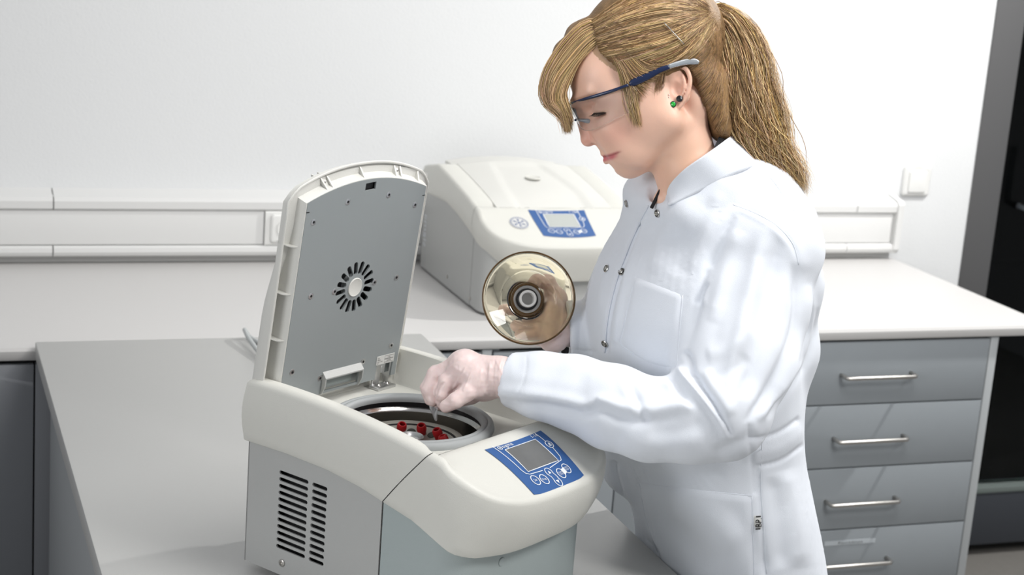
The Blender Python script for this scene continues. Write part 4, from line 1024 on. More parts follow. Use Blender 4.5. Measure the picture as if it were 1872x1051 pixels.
def strands(name, fams, parent, seed=1):
    r = np.random.default_rng(seed); VV = []; FF = []; CC = []; off = 0
    for guides, n, rad, jit, colr, onhead, wav, liftr in fams:
        G = [np.array(catmull(g, 5)) for g in guides]; m = 18
        Gr = []
        for g in G:
            s_ = np.concatenate([[0], np.cumsum(np.linalg.norm(np.diff(g[:, :2], axis=0), axis=1))]); q = np.linspace(0, s_[-1], m)
            Gr.append(np.stack([np.interp(q, s_, g[:, i]) for i in range(g.shape[1])], 1))
        Gr = np.array(Gr)
        for k in range(n):
            t = r.random() * (len(Gr) - 1); i = min(int(t), len(Gr) - 2); f = t - i; g = Gr[i] * (1 - f) + Gr[i + 1] * f
            tt = np.linspace(0, 1, m); L0, L1 = 0.0, 1.0
            if r.random() < .3: L0, L1 = r.random() * .35, .6 + .4 * r.random()
            tq = np.linspace(L0, L1, m); g = np.stack([np.interp(tq, tt, g[:, c]) for c in range(g.shape[1])], 1)
            j = r.normal(0, jit, 2); ph = r.random() * 6.28; fq = wav[1] * (.7 + .6 * r.random()); am = wav[0] * r.random()
            x = g[:, 0] + j[0] * (.25 + tq) + am * np.sin(ph + fq * tq * 6.28) * tq; y = g[:, 1] + j[1] * (.25 + tq * .8) + am * .5 * np.cos(ph * 2 + fq * tq * 6.28) * tq
            if onhead:
                sd = -1 if r.random() < .72 else 1; lift = 1 + liftr * (r.random() * 1.0 - .35)
                cx_, cy_ = 1190, 80; lat = lat_map(x, y); lat = np.where(lat > 0, lat + liftr * 60 * (r.random() - .3) + .8, 0) * sd
                # keep strands that leave the outline on it
                ok = np.abs(lat) > 0
                if ok.sum() < m * .5: continue
                x, y, lat, = x[ok], y[ok], lat[ok]
            else:
                cr = (r.random() * 2 - 1); lat = g[:, 2] + g[:, 3] * cr + am * np.sin(ph * 3 + fq * tq * 5) * .5
                sh = math.sqrt(max(0, 1 - cr * cr)); 
            pts = np.array([Hh(a, b, c) for a, b, c in zip(x, y, lat)]); mm = len(pts)
            if mm < 5: continue
            T = np.gradient(pts, axis=0); T /= np.linalg.norm(T, axis=1)[:, None] + 1e-9
            u_ = np.cross(T, camF); u_ /= np.linalg.norm(u_, axis=1)[:, None] + 1e-9; w_ = np.cross(T, u_)
            rr = rad * (.6 + .8 * r.random()) * np.clip(np.minimum((tq[:mm] - tq[0]) * 12 + .25, (tq[mm - 1] - tq[:mm]) * 5 + .12), 0, 1)
            ring = np.stack([pts + (u_ * math.cos(a) + w_ * math.sin(a)) * rr[:, None] for a in (0.5, 2.6, 4.7)], 1).reshape(-1, 3)
            VV.append(ring); a_ = np.arange(mm - 1)[:, None] * 3 + np.arange(3)[None, :]; b_ = np.arange(mm - 1)[:, None] * 3 + (np.arange(3)[None, :] + 1) % 3
            FF.append(np.stack([a_, b_, b_ + 3, a_ + 3], -1).reshape(-1, 4) + off); off += len(ring)
            c = np.array(colr) * (.45 + 1.05 * r.random()) * np.array([1, 1 + .06 * r.normal(), 1 + .12 * r.normal()]); CC.append(np.repeat(np.clip(c, 0, 1)[None], len(ring), 0))
    o = npmesh(name, np.concatenate(VV), np.concatenate(FF), 'hair', parent, np.concatenate(CC)); o['kind'] = 'stuff'; return o
# lateral position of the hair surface over the near side
HMX, HMY = np.arange(960, 1345, 4.0), np.arange(-50, 250, 4.0); HM = np.zeros((len(HMX), len(HMY)))
ii = np.arange(135, 0, -2.0)
for a_, x_ in enumerate(HMX):
    for b_, y_ in enumerate(HMY):
        pts_ = (np.array([Hh(x_, y_, 0)]) + np.outer(-ii * PX(HD), hV) - Hf.o) @ Hf.Rf.T
        ix = [np.clip(np.searchsorted(ax_, pts_[:, c_]), 0, len(ax_) - 1) for c_, ax_ in enumerate((Hf.x, Hf.y, Hf.z))]
        f_ = Hf.F[ix[0], ix[1], ix[2]] < 0
        HM[a_, b_] = ii[np.argmax(f_)] if f_.any() else 0
def lat_map(x, y):
    fx = np.clip((np.asarray(x) - HMX[0]) / 4, 0, len(HMX) - 1.001); fy = np.clip((np.asarray(y) - HMY[0]) / 4, 0, len(HMY) - 1.001)
    i, j = fx.astype(int), fy.astype(int); u, v = fx - i, fy - j
    return HM[i, j] * (1 - u) * (1 - v) + HM[i + 1, j] * u * (1 - v) + HM[i, j + 1] * (1 - u) * v + HM[i + 1, j + 1] * u * v
gs_ = [[(1082, 40), (1130, 8), (1180, -20), (1240, -22), (1288, 12)], [(1086, 46), (1140, 18), (1200, -4), (1258, 2), (1290, 16)], [(1090, 58), (1150, 34), (1215, 18), (1290, 22)], [(1092, 76), (1160, 58), (1225, 44), (1292, 26)],
       [(1098, 96), (1165, 84), (1232, 64), (1293, 30)], [(1118, 116), (1178, 100), (1240, 78), (1294, 33)], [(1138, 140), (1190, 118), (1250, 90), (1296, 37)], [(1170, 150), (1215, 130), (1262, 98), (1298, 40)], [(1208, 134), (1245, 112), (1277, 85), (1299, 44)], [(1256, 120), (1280, 104), (1297, 78), (1302, 47)],
       [(1266, 140), (1288, 120), (1303, 90), (1305, 50)], [(1276, 170), (1298, 145), (1311, 105), (1308, 52)], [(1290, 205), (1308, 175), (1318, 120), (1311, 54)], [(1304, 236), (1320, 200), (1324, 130), (1313, 56)], [(1318, 246), (1330, 200), (1330, 130), (1316, 58)]]
base_c = (.27, .160, .074); lite = (.56, .385, .20)
strands('hair_strands', [
    (gs_, 6200, .00034, 3.0, base_c, True, (2.5, 1.2), .035),
    (gs_[:9], 900, .00030, 5, lite, True, (3, 1.2), .05),
    ([[(1112, 40, -15, 30), (1070, 40, -20, 30), (1025, 85, -25, 26), (995, 140, -28, 20), (996, 185, -30, 12), (1030, 215, -30, 8), (1038, 240, -30, 4)],
      [(1112, 52, -25, 30), (1075, 62, -34, 26), (1036, 102, -38, 18), (1008, 150, -38, 14), (1010, 185, -36, 10), (1032, 205, -32, 8), (1040, 240, -30, 4)],
      [(1110, 62, -38, 24), (1080, 80, -46, 20), (1050, 115, -46, 14), (1025, 150, -44, 12), (1018, 185, -40, 8), (1034, 200, -34, 8), (1042, 226, -32, 4)],
      [(1108, 72, -46, 16), (1086, 90, -54, 12), (1062, 112, -54, 10), (1045, 140, -52, 8), (1034, 170, -46, 6), (1038, 195, -42, 5), (1044, 215, -40, 4)]], 1500, .00042, 3, lite, False, (4, 1.0), 0),
    ([[(1106, 62, 10, 30), (1060, 58, 20, 30), (1016, 100, 26, 22), (992, 150, 28, 16), (1000, 190, 26, 12)], [(1106, 62, 30, 20), (1060, 78, 40, 18), (1030, 120, 46, 12), (1020, 160, 46, 12), (1026, 190, 44, 8)]], 500, .00042, 3, base_c, False, (4, 1.0), 0),
    ([[(1104, 70, -64, 5), (1118, 95, -78, 4), (1132, 125, -84, 4), (1144, 160, -84, 4), (1154, 200, -84, 4), (1168, 232, -80, 3)],
      [(1110, 78, -70, 5), (1132, 102, -84, 4), (1150, 130, -89, 4), (1158, 160, -89, 4), (1163, 190, -88, 4), (1166, 222, -84, 3)]], 230, .00034, 3.5, lite, False, (4, .8), 0),
    ([[(1101, 64, -62, 6), (1110, 88, -74, 5), (1130, 118, -84, 4), (1148, 160, -85, 4), (1160, 205, -84, 3)], [(1104, 60, -62, 6), (1122, 82, -80, 5), (1146, 112, -90, 4), (1168, 138, -96, 4), (1196, 144, -98, 3)],
      [(1106, 58, -64, 6), (1132, 72, -84, 5), (1160, 98, -96, 4), (1190, 122, -101, 4), (1216, 124, -101, 3)]], 900, .00032, 3.0, (.42, .27, .135), False, (3, 1.0), 0),
    ([[(1206, 128, -95, 4), (1200, 150, -93, 3), (1196, 180, -90, 3)], [(1218, 126, -95, 4), (1216, 140, -95, 3), (1212, 160, -93, 3)]], 40, .00025, 3, base_c, False, (3, .6), 0),
], hair, 3)
pg = [[(1296, 14, 0, 8), (1325, 10, 0, 22), (1368, 45, 0, 26), (1392, 100, 0, 28), (1402, 160, 0, 28), (1420, 215, 0, 26), (1424, 262, 0, 22), (1446, 305, 0, 14), (1455, 346, 2, 6)],
      [(1298, 18, 0, 10), (1335, 36, 0, 26), (1368, 95, 0, 34), (1380, 160, 0, 36), (1396, 220, 0, 32), (1415, 270, 0, 24), (1440, 312, 0, 14), (1452, 346, 2, 6)],
      [(1300, 24, 0, 10), (1328, 60, 0, 30), (1345, 120, 0, 38), (1358, 180, 0, 38), (1376, 235, 0, 32), (1402, 280, 0, 22), (1432, 316, 0, 12), (1448, 340, 2, 6)],
      [(1300, 30, 0, 10), (1316, 80, 0, 26), (1326, 140, 0, 34), (1338, 195, 0, 34), (1358, 242, 0, 26), (1388, 280, 0, 16), (1420, 312, 0, 10), (1440, 335, 2, 6)],
      [(1300, 36, 0, 8), (1306, 90, 0, 20), (1310, 150, 0, 24), (1318, 205, 0, 22), (1338, 240, 0, 16), (1362, 262, 0, 12), (1385, 285, 0, 8)]]
strands('ponytail_strands', [(pg, 3000, .00036, 8, (.33, .195, .085), False, (15, 2.8), 0), (pg[:4], 1900, .00034, 10, (.64, .46, .25), False, (17, 3.0), 0),
    ([[tuple([a + 8, b + 2, c, d]) for a, b, c, d in pg[0]], [tuple([a + 22 * min(1, i / 4), b + 4, c, d]) for i, (a, b, c, d) in enumerate(pg[0])]], 110, .00022, 7, (.62, .46, .28), False, (15, 2.6), 0)], pony, 5)
tie = npmesh('hair_tie', *[np.array(a) for a in (lambda r: ([v for v in r[0]], [f for f in r[1] if len(f) == 4]))(tube_vf([Hh(1301 + 2.5 * math.sin(a * 7) + 5 * math.sin(a), 28 + 24 * math.sin(a), 34 * math.cos(a) * 1.0) + hF * .0008 * math.sin(5 * a) for a in np.linspace(0, 2 * math.pi, 40)], [(.0045 + .0014 * math.sin(i * 2.3)) for i in range(40)], 8, False))], 'tie', person); unparent_fix(tie, person)
# hair grip
def headlat(px, py, k=1.0): return -float(lat_map(px, py)) - 3
gp = tubeo('hair_grip', [Hh(1213 + t * 36, 46 + t * 38, headlat(1213 + t * 36, 46 + t * 38, 1.03) - 2.5) for t in np.linspace(0, 1, 8)], .0006, 'snap', person, 6); unparent_fix(gp, person)
# eyelashes and brow
def lashes(sg):
    L = []
    for k in range(34):
        t = k / 33; a = (1087 + 31 * t, 206.5 - 9.5 * t + 3.0 * math.sin(math.pi * t), sg * (55 + 11 * t)); ln = 8 + 3 * math.sin(math.pi * t) + rng.normal(0, 1)
        b = (a[0] - 4 + 4 * t, a[1] + ln * .45, a[2] + sg * 3); c = (a[0] - 9 + 6 * t, a[1] + ln * .62, a[2] + sg * 5)
        L.append(tube_vf([Hh(*a), Hh(*b), Hh(*c)], [.00032, .00026, .0001], 4))
    L.append(tube_vf([Hh(1087 + 31 * t, 206 - 9.5 * t + 3.0 * math.sin(math.pi * t), sg * (54.5 + 11 * t)) for t in np.linspace(0, 1, 10)], .0004, 6)); V, F = join2(L); o = obj('eyelashes', V, F, 'lash', person); unparent_fix(o, person)
lashes(-1); lashes(1)
# ---- lab coat
def dcoat(px, py, d): return P(px, py, d)
oc = P(1250, 700, 2.25)
hh = .0027
Cf_ = Field(axis_pts([(-.31, .25, hh)]), axis_pts([(-.34, .36, .0034)]), axis_pts([(-.92, -.42, .008), (-.42, .41, hh)]), Rf, oc)
def stack(F_, L, k, n=2.2):
    for (z0, *A0), (z1, *A1) in zip(L[:-1], L[1:]): pass
    sl = (slice(0, len(F_.x)), slice(0, len(F_.y)), slice(0, len(F_.z))); X, Y, Z = F_.grid(sl)
    w = [F_.Rf[0, i] * X + F_.Rf[1, i] * Y + F_.Rf[2, i] * Z + F_.o[i] for i in range(3)]
    z = w[2].astype(np.float32); L = np.array(L); zz = np.linspace(L[0, 0], L[-1, 0], 200)
    tabs = []
    for c in range(1, L.shape[1]):
        cr = catmull([(a, b) for a, b in zip(L[:, 0], L[:, c])], 8); cr = np.array(cr); tabs.append(np.interp(zz, cr[:, 0], cr[:, 1]))
    idx = np.clip((z - zz[0]) / (zz[1] - zz[0]), 0, 199).astype(np.int32)
    cx_, cy_, ax_, ay_ = [t.astype(np.float32)[idx] for t in tabs]
    q = (np.abs((w[0] - cx_) / ax_) ** n + np.abs((w[1] - cy_) / ay_) ** n) ** (1 / n)
    d = (q - 1) * np.minimum(ax_, ay_); d = np.maximum(d, z - L[-1, 0]); d = np.maximum(d, L[0, 0] - z)
    F_.comb(sl, d, k, 'add')
stack(Cf_, [(.46, 1.14, 1.98, .145, .215), (.70, 1.126, 1.98, .133, .200), (.80, 1.112, 1.985, .122, .195), (.90, 1.102, 1.985, .1135, .190), (1.0, 1.070, 1.985, .116, .185), (1.08, 1.042, 1.985, .122, .176), (1.16, 1.018, 1.975, .128, .174),
            (1.24, .998, 1.97, .132, .178), (1.31, .997, 1.965, .116, .172), (1.37, .998, 1.965, .092, .150), (1.415, .985, 1.965, .085, .125), (1.45, .985, 1.96, .065, .085)], .0)
SL = np.array([1.035, 1.850, 1.372])
arm = [(SL, .070), (P(1402, 470, 2.15), .062), (P(1374, 560, 2.125), .067), (P(1350, 650, 2.10), .068), (P(1312, 742, 2.075), .066)]
Cf_.chain([a for a, r in arm], [r for a, r in arm], .022)
fa = [(P(1312, 748, 2.075), .0655), (P(1262, 766, 2.070), .0535), (P(1190, 768, 2.078), .0500), (P(1120, 744, 2.092), .0515), (P(1050, 718, 2.11), .046), (P(990, 705, 2.12), .0415), (P(936, 694, 2.135), .0355)]
Cf_.chain([a for a, r in fa], [r for a, r in fa], .012)
# flat end of the cuff and its hollow
def cuffcut(F_, p, dirn, r):
    F_.cone(p + dirn * .030, p + dirn * .08, .045, .05, .001, 'cut')
cdir = (fa[-1][0] - fa[-2][0]); cdir /= np.linalg.norm(cdir)
def plane_cut(F_, p, n, lo, hi, k=.004):
    sl = F_.sub(F_.loc(p) + np.array(lo), F_.loc(p) + np.array(hi)); X, Y, Z = F_.grid(sl); n_ = F_.Rf @ n; p_ = F_.loc(p)
    F_.comb(sl, -((X - p_[0]) * n_[0] + (Y - p_[1]) * n_[1] + (Z - p_[2]) * n_[2]), k, 'cut')
plane_cut(Cf_, P(930, 693, 2.135), cdir, (-.08, -.07, -.08), (.045, .07, .08), .002)
Cf_.cone(P(926, 692, 2.135), P(938, 695, 2.132), .026, .024, .002, 'cut')
# far sleeve
fs = [(P(1175, 640, 2.37), .060), (P(1105, 612, 2.340), .0455), (P(1012, 600, 2.304), .0385)]
Cf_.chain([SH_R, P(1175, 560, 2.42), fs[0][0]], [.07, .062, .060], .02); Cf_.chain([a for a, r in fs], [r for a, r in fs], .012)
cd2 = fs[-1][0] - fs[-2][0]; cd2 /= np.linalg.norm(cd2)
plane_cut(Cf_, P(1040, 601, 2.312), -camR * .995 + camD * .05, (-.07, -.07, -.07), (.03, .07, .07), .002)
# shoulders
Cf_.chain([np.array([.99, 1.955, 1.405]), np.array([1.02, 1.88, 1.392]), SL + np.array([0, 0, .004])], [.055, .055, .062], .02)
Cf_.chain([np.array([.99, 1.975, 1.405]), np.array([1.01, 2.05, 1.392]), SH_R], [.055, .055, .062], .02)
# upper back and loose front flap
Cf_.chain([P(1430, 420, 2.19), P(1446, 520, 2.21), P(1436, 640, 2.25), P(1400, 740, 2.28)], [.038, .036, .038, .04], .03)
Cf_.chain([P(1140, 560, 2.34), P(1150, 700, 2.36), P(1158, 850, 2.40)], [.04, .045, .045], .02)
# rise of the shoulder to the collar
Cf_.chain([P(1345, 322, 2.165), P(1402, 352, 2.165), P(1430, 400, 2.165)], [.034, .036, .040], .02)
Cf_.chain([P(1268, 392, 2.125), P(1318, 348, 2.13), P(1372, 342, 2.14)], [.022, .026, .03], .02)
# neck opening
Cf_.cone(Hh(1222, 250, 6), Hh(1250, 296, 12), 60 * e_, 56 * e_, .004, 'cut')
Cf_.cone(Hh(1190, 330, 8), Hh(1205, 366, 10), 22 * e_, 14 * e_, .004, 'cut')
Cf_.cone(P(1207, 335, 2.13), P(1207, 362, 2.135), 15 * e_, 11 * e_, .002, 'cut'); Cf_.cone(P(1203, 345, 2.15), P(1204, 364, 2.15), 15 * e_, 11 * e_, .002, 'cut')
Vc, Qc = Cf_.mesh(); Vc = smooth_mesh(Vc, Qc, 2, .5); Nc = vnormals(Vc, Qc)
FL = [
 # forearm
 ([(922, 716), (985, 722), (1040, 732), (1071, 741), (1097, 732), (1130, 742), (1170, 750), (1254, 738)], 11, .0058, 'gf'), ([(922, 740), (985, 742), (1040, 752), (1071, 757), (1097, 748), (1130, 762), (1170, 770), (1250, 764)], 10, -.0055, 'g'),
 ([(1060, 750), (1080, 744), (1096, 730)], 5, -.0030, 'g'), ([(935, 668), (1000, 676), (1080, 690)], 22, -.0030, 'g'),
 ([(962, 648), (957, 690), (950, 722), (954, 745)], 2.2, -.0010, 'gf'),
 ([(1402, 400), (1372, 520), (1347, 640), (1337, 720), (1334, 806)], 15, .0055, 'g'), ([(1432, 420), (1402, 530), (1378, 640), (1362, 730)], 15, -.0050, 'g'), ([(1350, 430), (1325, 540), (1300, 640)], 14, -.0020, 'g'),
 ([(1292, 515), (1280, 535), (1270, 556)], 5, -.0040, 'g'), ([(1300, 480), (1290, 520), (1284, 560)], 6, .0030, 'g'),
 ([(1146, 672), (1151, 700), (1163, 730), (1176, 758), (1190, 770)], 8, -.0045, 'g'), ([(1132, 668), (1138, 700), (1150, 730), (1163, 752)], 9, .0025, 'g'),
 ([(1165, 690), (1200, 697), (1232, 705)], 8, .0030, 'g'), ([(1176, 765), (1215, 752), (1275, 745)], 10, .0028, 'g'), ([(1185, 785), (1235, 790), (1290, 770)], 16, -.0030, 'g'),
 ([(1240, 668), (1252, 690), (1282, 724), (1315, 765), (1335, 802)], 7, .0065, 'g'), ([(1262, 672), (1278, 700), (1302, 735), (1326, 775), (1337, 800)], 5, -.0070, 'g'),
 ([(1226, 684), (1240, 712), (1268, 745)], 6, -.0045, 'g'), ([(1285, 675), (1310, 715), (1335, 760)], 10, .0040, 'g'), ([(1130, 800), (1200, 812), (1290, 800)], 18, .0030, 'g'),
 ([(1300, 690), (1335, 680), (1370, 650)], 12, -.0030, 'g'), ([(1290, 650), (1330, 640), (1380, 600)], 14, .0025, 'g'), ([(1250, 640), (1262, 662), (1262, 690)], 6, -.005, 'g'),
 # sleeve against the chest, armhole seam
 ([(1343, 392), (1322, 425), (1302, 470), (1286, 520), (1268, 580), (1250, 640)], 9, -.0060, 'g'), ([(1352, 420), (1335, 470), (1318, 530), (1302, 590)], 14, .0040, 'g'),
 ([(1338, 372), (1380, 388), (1420, 412), (1448, 445), (1458, 480)], 4, -.0022, 'g'), ([(1336, 378), (1378, 396), (1414, 420), (1440, 450)], 5, .0016, 'g'),
 ([(1390, 470), (1375, 560), (1350, 650)], 14, .0025, 'g'), ([(1420, 480), (1412, 570), (1385, 660), (1350, 730)], 12, -.0030, 'g'), ([(1360, 600), (1345, 680), (1335, 740)], 10, -.0025, 'g'),
 # back
 ([(1452, 480), (1456, 560), (1440, 640), (1400, 720), (1362, 775)], 8, -.0060, 'g'), ([(1480, 520), (1478, 600), (1450, 670), (1408, 735)], 10, .0045, 'g'), ([(1494, 560), (1482, 640), (1448, 700), (1400, 765)], 7, -.0040, 'g'),
 ([(1470, 655), (1430, 710), (1385, 770)], 6, .0035, 'g'), ([(1392, 410), (1440, 440), (1475, 500)], 14, .0020, 'g'),
 # chest
 ([(1255, 330), (1215, 420), (1190, 500)], 20, .0030, 'g'), ([(1300, 360), (1262, 440), (1235, 505)], 16, -.0028, 'g'), ([(1320, 350), (1290, 420), (1262, 500)], 12, .0022, 'g'), ([(1215, 395), (1190, 450), (1170, 520)], 12, -.0022, 'g'),
 ([(1168, 412), (1140, 480), (1122, 540), (1112, 590), (1108, 640)], 4.5, -.0050, 'gf'), ([(1180, 400), (1152, 480), (1134, 550), (1124, 620)], 6, .0022, 'gf'), ([(1140, 400), (1118, 460), (1100, 520), (1098, 580)], 8, .0020, 'g'),
 # below the arm
 ([(1122, 850), (1135, 900), (1160, 960), (1195, 1010)], 6, -.0060, 'gf'), ([(1135, 860), (1150, 905), (1178, 955), (1215, 1010)], 8, .0035, 'gf'), ([(1165, 880), (1172, 930), (1190, 985), (1215, 1040)], 6, -.0035, 'gf'),
 ([(1220, 900), (1290, 940), (1350, 1000)], 26, .0050, 'g'), ([(1200, 930), (1260, 985), (1300, 1040)], 18, -.0045, 'g'), ([(1330, 920), (1370, 980), (1400, 1051)], 16, -.0030, 'g'), ([(1385, 860), (1392, 950), (1400, 1051)], 5, -.0030, 'gf'),
 ([(1430, 860), (1450, 940), (1460, 1040)], 20, .0040, 'g'), ([(1410, 870), (1425, 950), (1430, 1040)], 14, -.0035, 'g'), ([(1140, 850), (1220, 870), (1330, 860)], 18, -.0035, 'g'), ([(1300, 830), (1350, 810), (1385, 790)], 12, -.003, 'g'),
 ([(1370, 780), (1372, 820), (1380, 900)], 5, -.0025, 'gf'), ([(1375, 803), (1420, 792), (1458, 768)], 4, -.0025, 'gf'), ([(1384, 852), (1425, 842), (1466, 815)], 4, -.0025, 'gf'), ([(1380, 828), (1425, 818), (1462, 792)], 16, .0030, 'gf'),
 # far sleeve cuff
 ([(1040, 640), (1090, 643)], 3, -.0015, 'gf'), ([(1065, 555), (1060, 600), (1058, 650)], 3, -.0010, 'gf'),
]
Vc = folds(Vc, Nc, FL); Nc = vnormals(Vc, Qc)
nv = np.array([mnoise(Vector((v[0] * 14, v[1] * 14, v[2] * 9))) + .5 * mnoise(Vector((v[0] * 34, v[1] * 34, v[2] * 22))) for v in Vc])
Vc = Vc + Nc * (nv * .0011)[:, None]; Vc = smooth_mesh(Vc, Qc, 1, .4)
print('coat', len(Vc))
coat = npmesh('lab_coat', Vc, Qc, 'coat', person); unparent_fix(coat, person); coat['label'] = 'white cotton lab coat with stand collar and snap fasteners'
bvh = BVHTree.FromPolygons([tuple(v) for v in Vc], [tuple(int(i) for i in q) for q in Qc])
def hit(px, py, off=.0, tree=None, dflt=2.2):
    d = Vector(P(px, py, 1.0) - CO).normalized(); h = (tree or bvh).ray_cast(Vector(CO), d)
    if h[0] is None: return Vector(P(px, py, dflt)), Vector(-d)
    n = h[1] if h[1].dot(d) < 0 else -h[1]
    return h[0] + n * off, n
def patch(name, A_, B_, C_, D_, nx, ny, thick, m, parent, bow=None):
    """cloth patch draped on the coat between four pixel corners (A top left, B top right, C bottom right, D bottom left)"""
    A_, B_, C_, D_ = [np.array(q, float) for q in (A_, B_, C_, D_)]; G = []
    for j in range(ny + 1):
        row = []
        for i in range(nx + 1):
            s_, t_ = i / nx, j / ny; q = (A_ * (1 - s_) + B_ * s_) * (1 - t_) + (D_ * (1 - s_) + C_ * s_) * t_
            if bow is not None: q = q + np.array(bow(s_, t_))
            edge = 0 if (i in (0, nx) or j in (0, ny)) else 1
            row.append(tuple(hit(q[0], q[1], thick if edge else -.0006)[0]))
        G.append(row)
    V, F = loft(G, False); o = obj(name, V, F, m, parent, True); return o
pk = patch('breast_pocket', (1160, 504), (1248, 538), (1236, 672), (1134, 628), 16, 20, .0022, 'coat', coat, lambda s_, t_: (-8 * math.sin(math.pi * s_) * t_ * 0, 14 * math.sin(math.pi * s_) * (t_ > .9) * t_))
pk = patch('hip_pocket', (1168, 880), (1375, 905), (1380, 1085), (1222, 1075), 24, 22, .0024, 'coat', coat)
tb = patch('coat_tab', (1377, 941), (1392, 941), (1392, 967), (1377, 967), 3, 4, .0024, 'sticker', coat)
V, F = text_mesh('BP.', 13, 'CENTER'); lab = [tuple(hit(1385 + 4.5 - y * 1.0, 954 - x * 1.0, .0030)[0]) for x, y in V]; o_ = obj('lettering', lab, F, 'print_', tb)
for y0 in (942, 964): o_ = obj('tab_bar', [tuple(hit(a, b, .0028)[0]) for a, b in ((1381, y0), (1388, y0), (1388, y0 + 2.4), (1381, y0 + 2.4))], [(0, 1, 2, 3)], 'print_', tb)
for o_ in list(coat.children_recursive): pass
# stitched edges
def seam(name, pts, m='coat', r=.0006, off=.0000):
    q = catmull([np.array(p, float) for p in pts], 6); return tubeo(name, [hit(a, b, off)[0] for a, b in q], r, m, coat, 5)
seam('seam', [(1340, 374), (1382, 390), (1422, 414), (1450, 447), (1460, 484)]); seam('seam', [(1385, 275), (1395, 305), (1420, 340), (1452, 385)])
seam('seam', [(1162, 506), (1150, 550), (1139, 600), (1134, 628), (1160, 648)], r=.0006); seam('seam', [(1248, 540), (1243, 600), (1237, 668)], r=.0006); seam('seam', [(1157, 520), (1200, 536), (1246, 555)], r=.0004)
seam('seam', [(1169, 882), (1240, 893), (1310, 900), (1374, 906)], r=.0007); seam('seam', [(1169, 884), (1180, 945), (1202, 1010), (1222, 1060)], r=.0006); seam('seam', [(1375, 908), (1377, 980), (1379, 1060)], r=.0007); seam('seam', [(1168, 892), (1240, 903), (1310, 910), (1374, 917)], r=.0004)
seam('seam', [(1393, 800), (1391, 880), (1396, 960), (1402, 1049)], r=.0005)
seam('front_edge', [(1186, 376), (1166, 415), (1138, 482), (1120, 540), (1110, 592), (1106, 645)], r=.0012, off=.0008)
# snap fasteners
def snap(px, py, dark=False):
    p, n = hit(px, py, .0006); q = n.to_track_quat('Z', 'Y')
    s_ = latheo('snap_fastener', [(.0052, 0), (.0052, .0008), (.0044, .0015), (.0036, .0009), (.0030, .0009)] + ([(.0024, .0022), (.0012, .0026), (0, .0020)] if dark else [(.0028, .0014), (.0020, .0016), (0, .0012)]), 'snap', coat, 24, p, q)
    latheo('snap_groove', [(.0042, .00152), (.0034, .00152)], 'snapdark', s_, 24, (0, 0, 0), cap=False)
for a in ((1146, 372), (1202, 390, True), (1109, 491), (1137, 497, True), (1106, 628)): snap(*a)
# stand collar
TE = [(1168, 334, 2.205), (1195, 304, 2.225), (1245, 262, 2.27), (1310, 240, 2.25), (1346, 240, 2.185), (1325, 257, 2.12), (1290, 282, 2.095), (1252, 309, 2.10), (1230, 331, 2.115), (1221, 350, 2.128), (1222, 368, 2.133)]
BE = [(1160, 352, 2.20), (1172, 345, 2.235), (1235, 318, 2.29), (1330, 285, 2.27), (1390, 280, 2.19), (1372, 298, 2.105), (1326, 320, 2.08), (1286, 341, 2.083), (1252, 359, 2.098), (1232, 370, 2.115), (1223, 375, 2.130)]
BP3 = [P(*a) for a in BE]
for i_ in (4, 5, 6, 7, 8, 9, 10): BP3[i_] = np.array(hit(BE[i_][0], BE[i_][1], .001)[0]) if abs(proj(np.array(hit(BE[i_][0], BE[i_][1])[0]))[2] - BE[i_][2]) < .06 else BP3[i_]
T3, B3 = catmull([P(*a) for a in TE], 6), catmull(BP3, 6)
G = [[tuple(b + (a - b) * t + (np.array([0, 0, 0]))) for a, b in zip(T3, B3)] for t in (-.15, 0, .2, .4, .6, .8, .95, 1.0)]
V, F = loft(G, False); cl = obj('collar', V, F, 'coat', person, True); md = cl.modifiers.new('thickness', 'SOLIDIFY'); md.thickness = .0026; md.offset = 0; unparent_fix(cl, person)
# far front flap under the chin
FT = [[(1160, 340, 2.20), (1175, 348, 2.18), (1192, 360, 2.165), (1198, 372, 2.16)], [(1134, 380, 2.185), (1150, 392, 2.165), (1165, 402, 2.15), (1172, 412, 2.142)], [(1112, 440, 2.17), (1122, 452, 2.15), (1136, 465, 2.138), (1146, 474, 2.13)]]
# black top and straps
nt = tubeo('top_strap', [P(*a) for a in [(1222, 322, 2.155), (1214, 336, 2.150), (1204, 354, 2.143), (1191, 380, 2.138)]], .0024, 'blackfab', person, 8); unparent_fix(nt, person)
TK = [[P(*a) for a in r] for r in ([(1352, 228, 2.205), (1330, 232, 2.17), (1316, 246, 2.135), (1306, 268, 2.115)], [(1370, 262, 2.20), (1350, 262, 2.16), (1330, 272, 2.125), (1308, 292, 2.105)])]
tk = obj('black_top', *loft([[tuple(p) for p in r] for r in TK], False), 'blackfab', person, True); unparent_fix(tk, person)
ws = tubeo('wristband', [P(1033 + 2 * math.sin(a * 9), 604 + 39 * math.cos(a), 2.31 + .030 * math.sin(a)) for a in np.linspace(-.55, .5, 16)], [.003 + .0012 * (i % 2) for i in range(16)], 'blackfab', person, 8); unparent_fix(ws, person)
for o_ in coat.children: pass
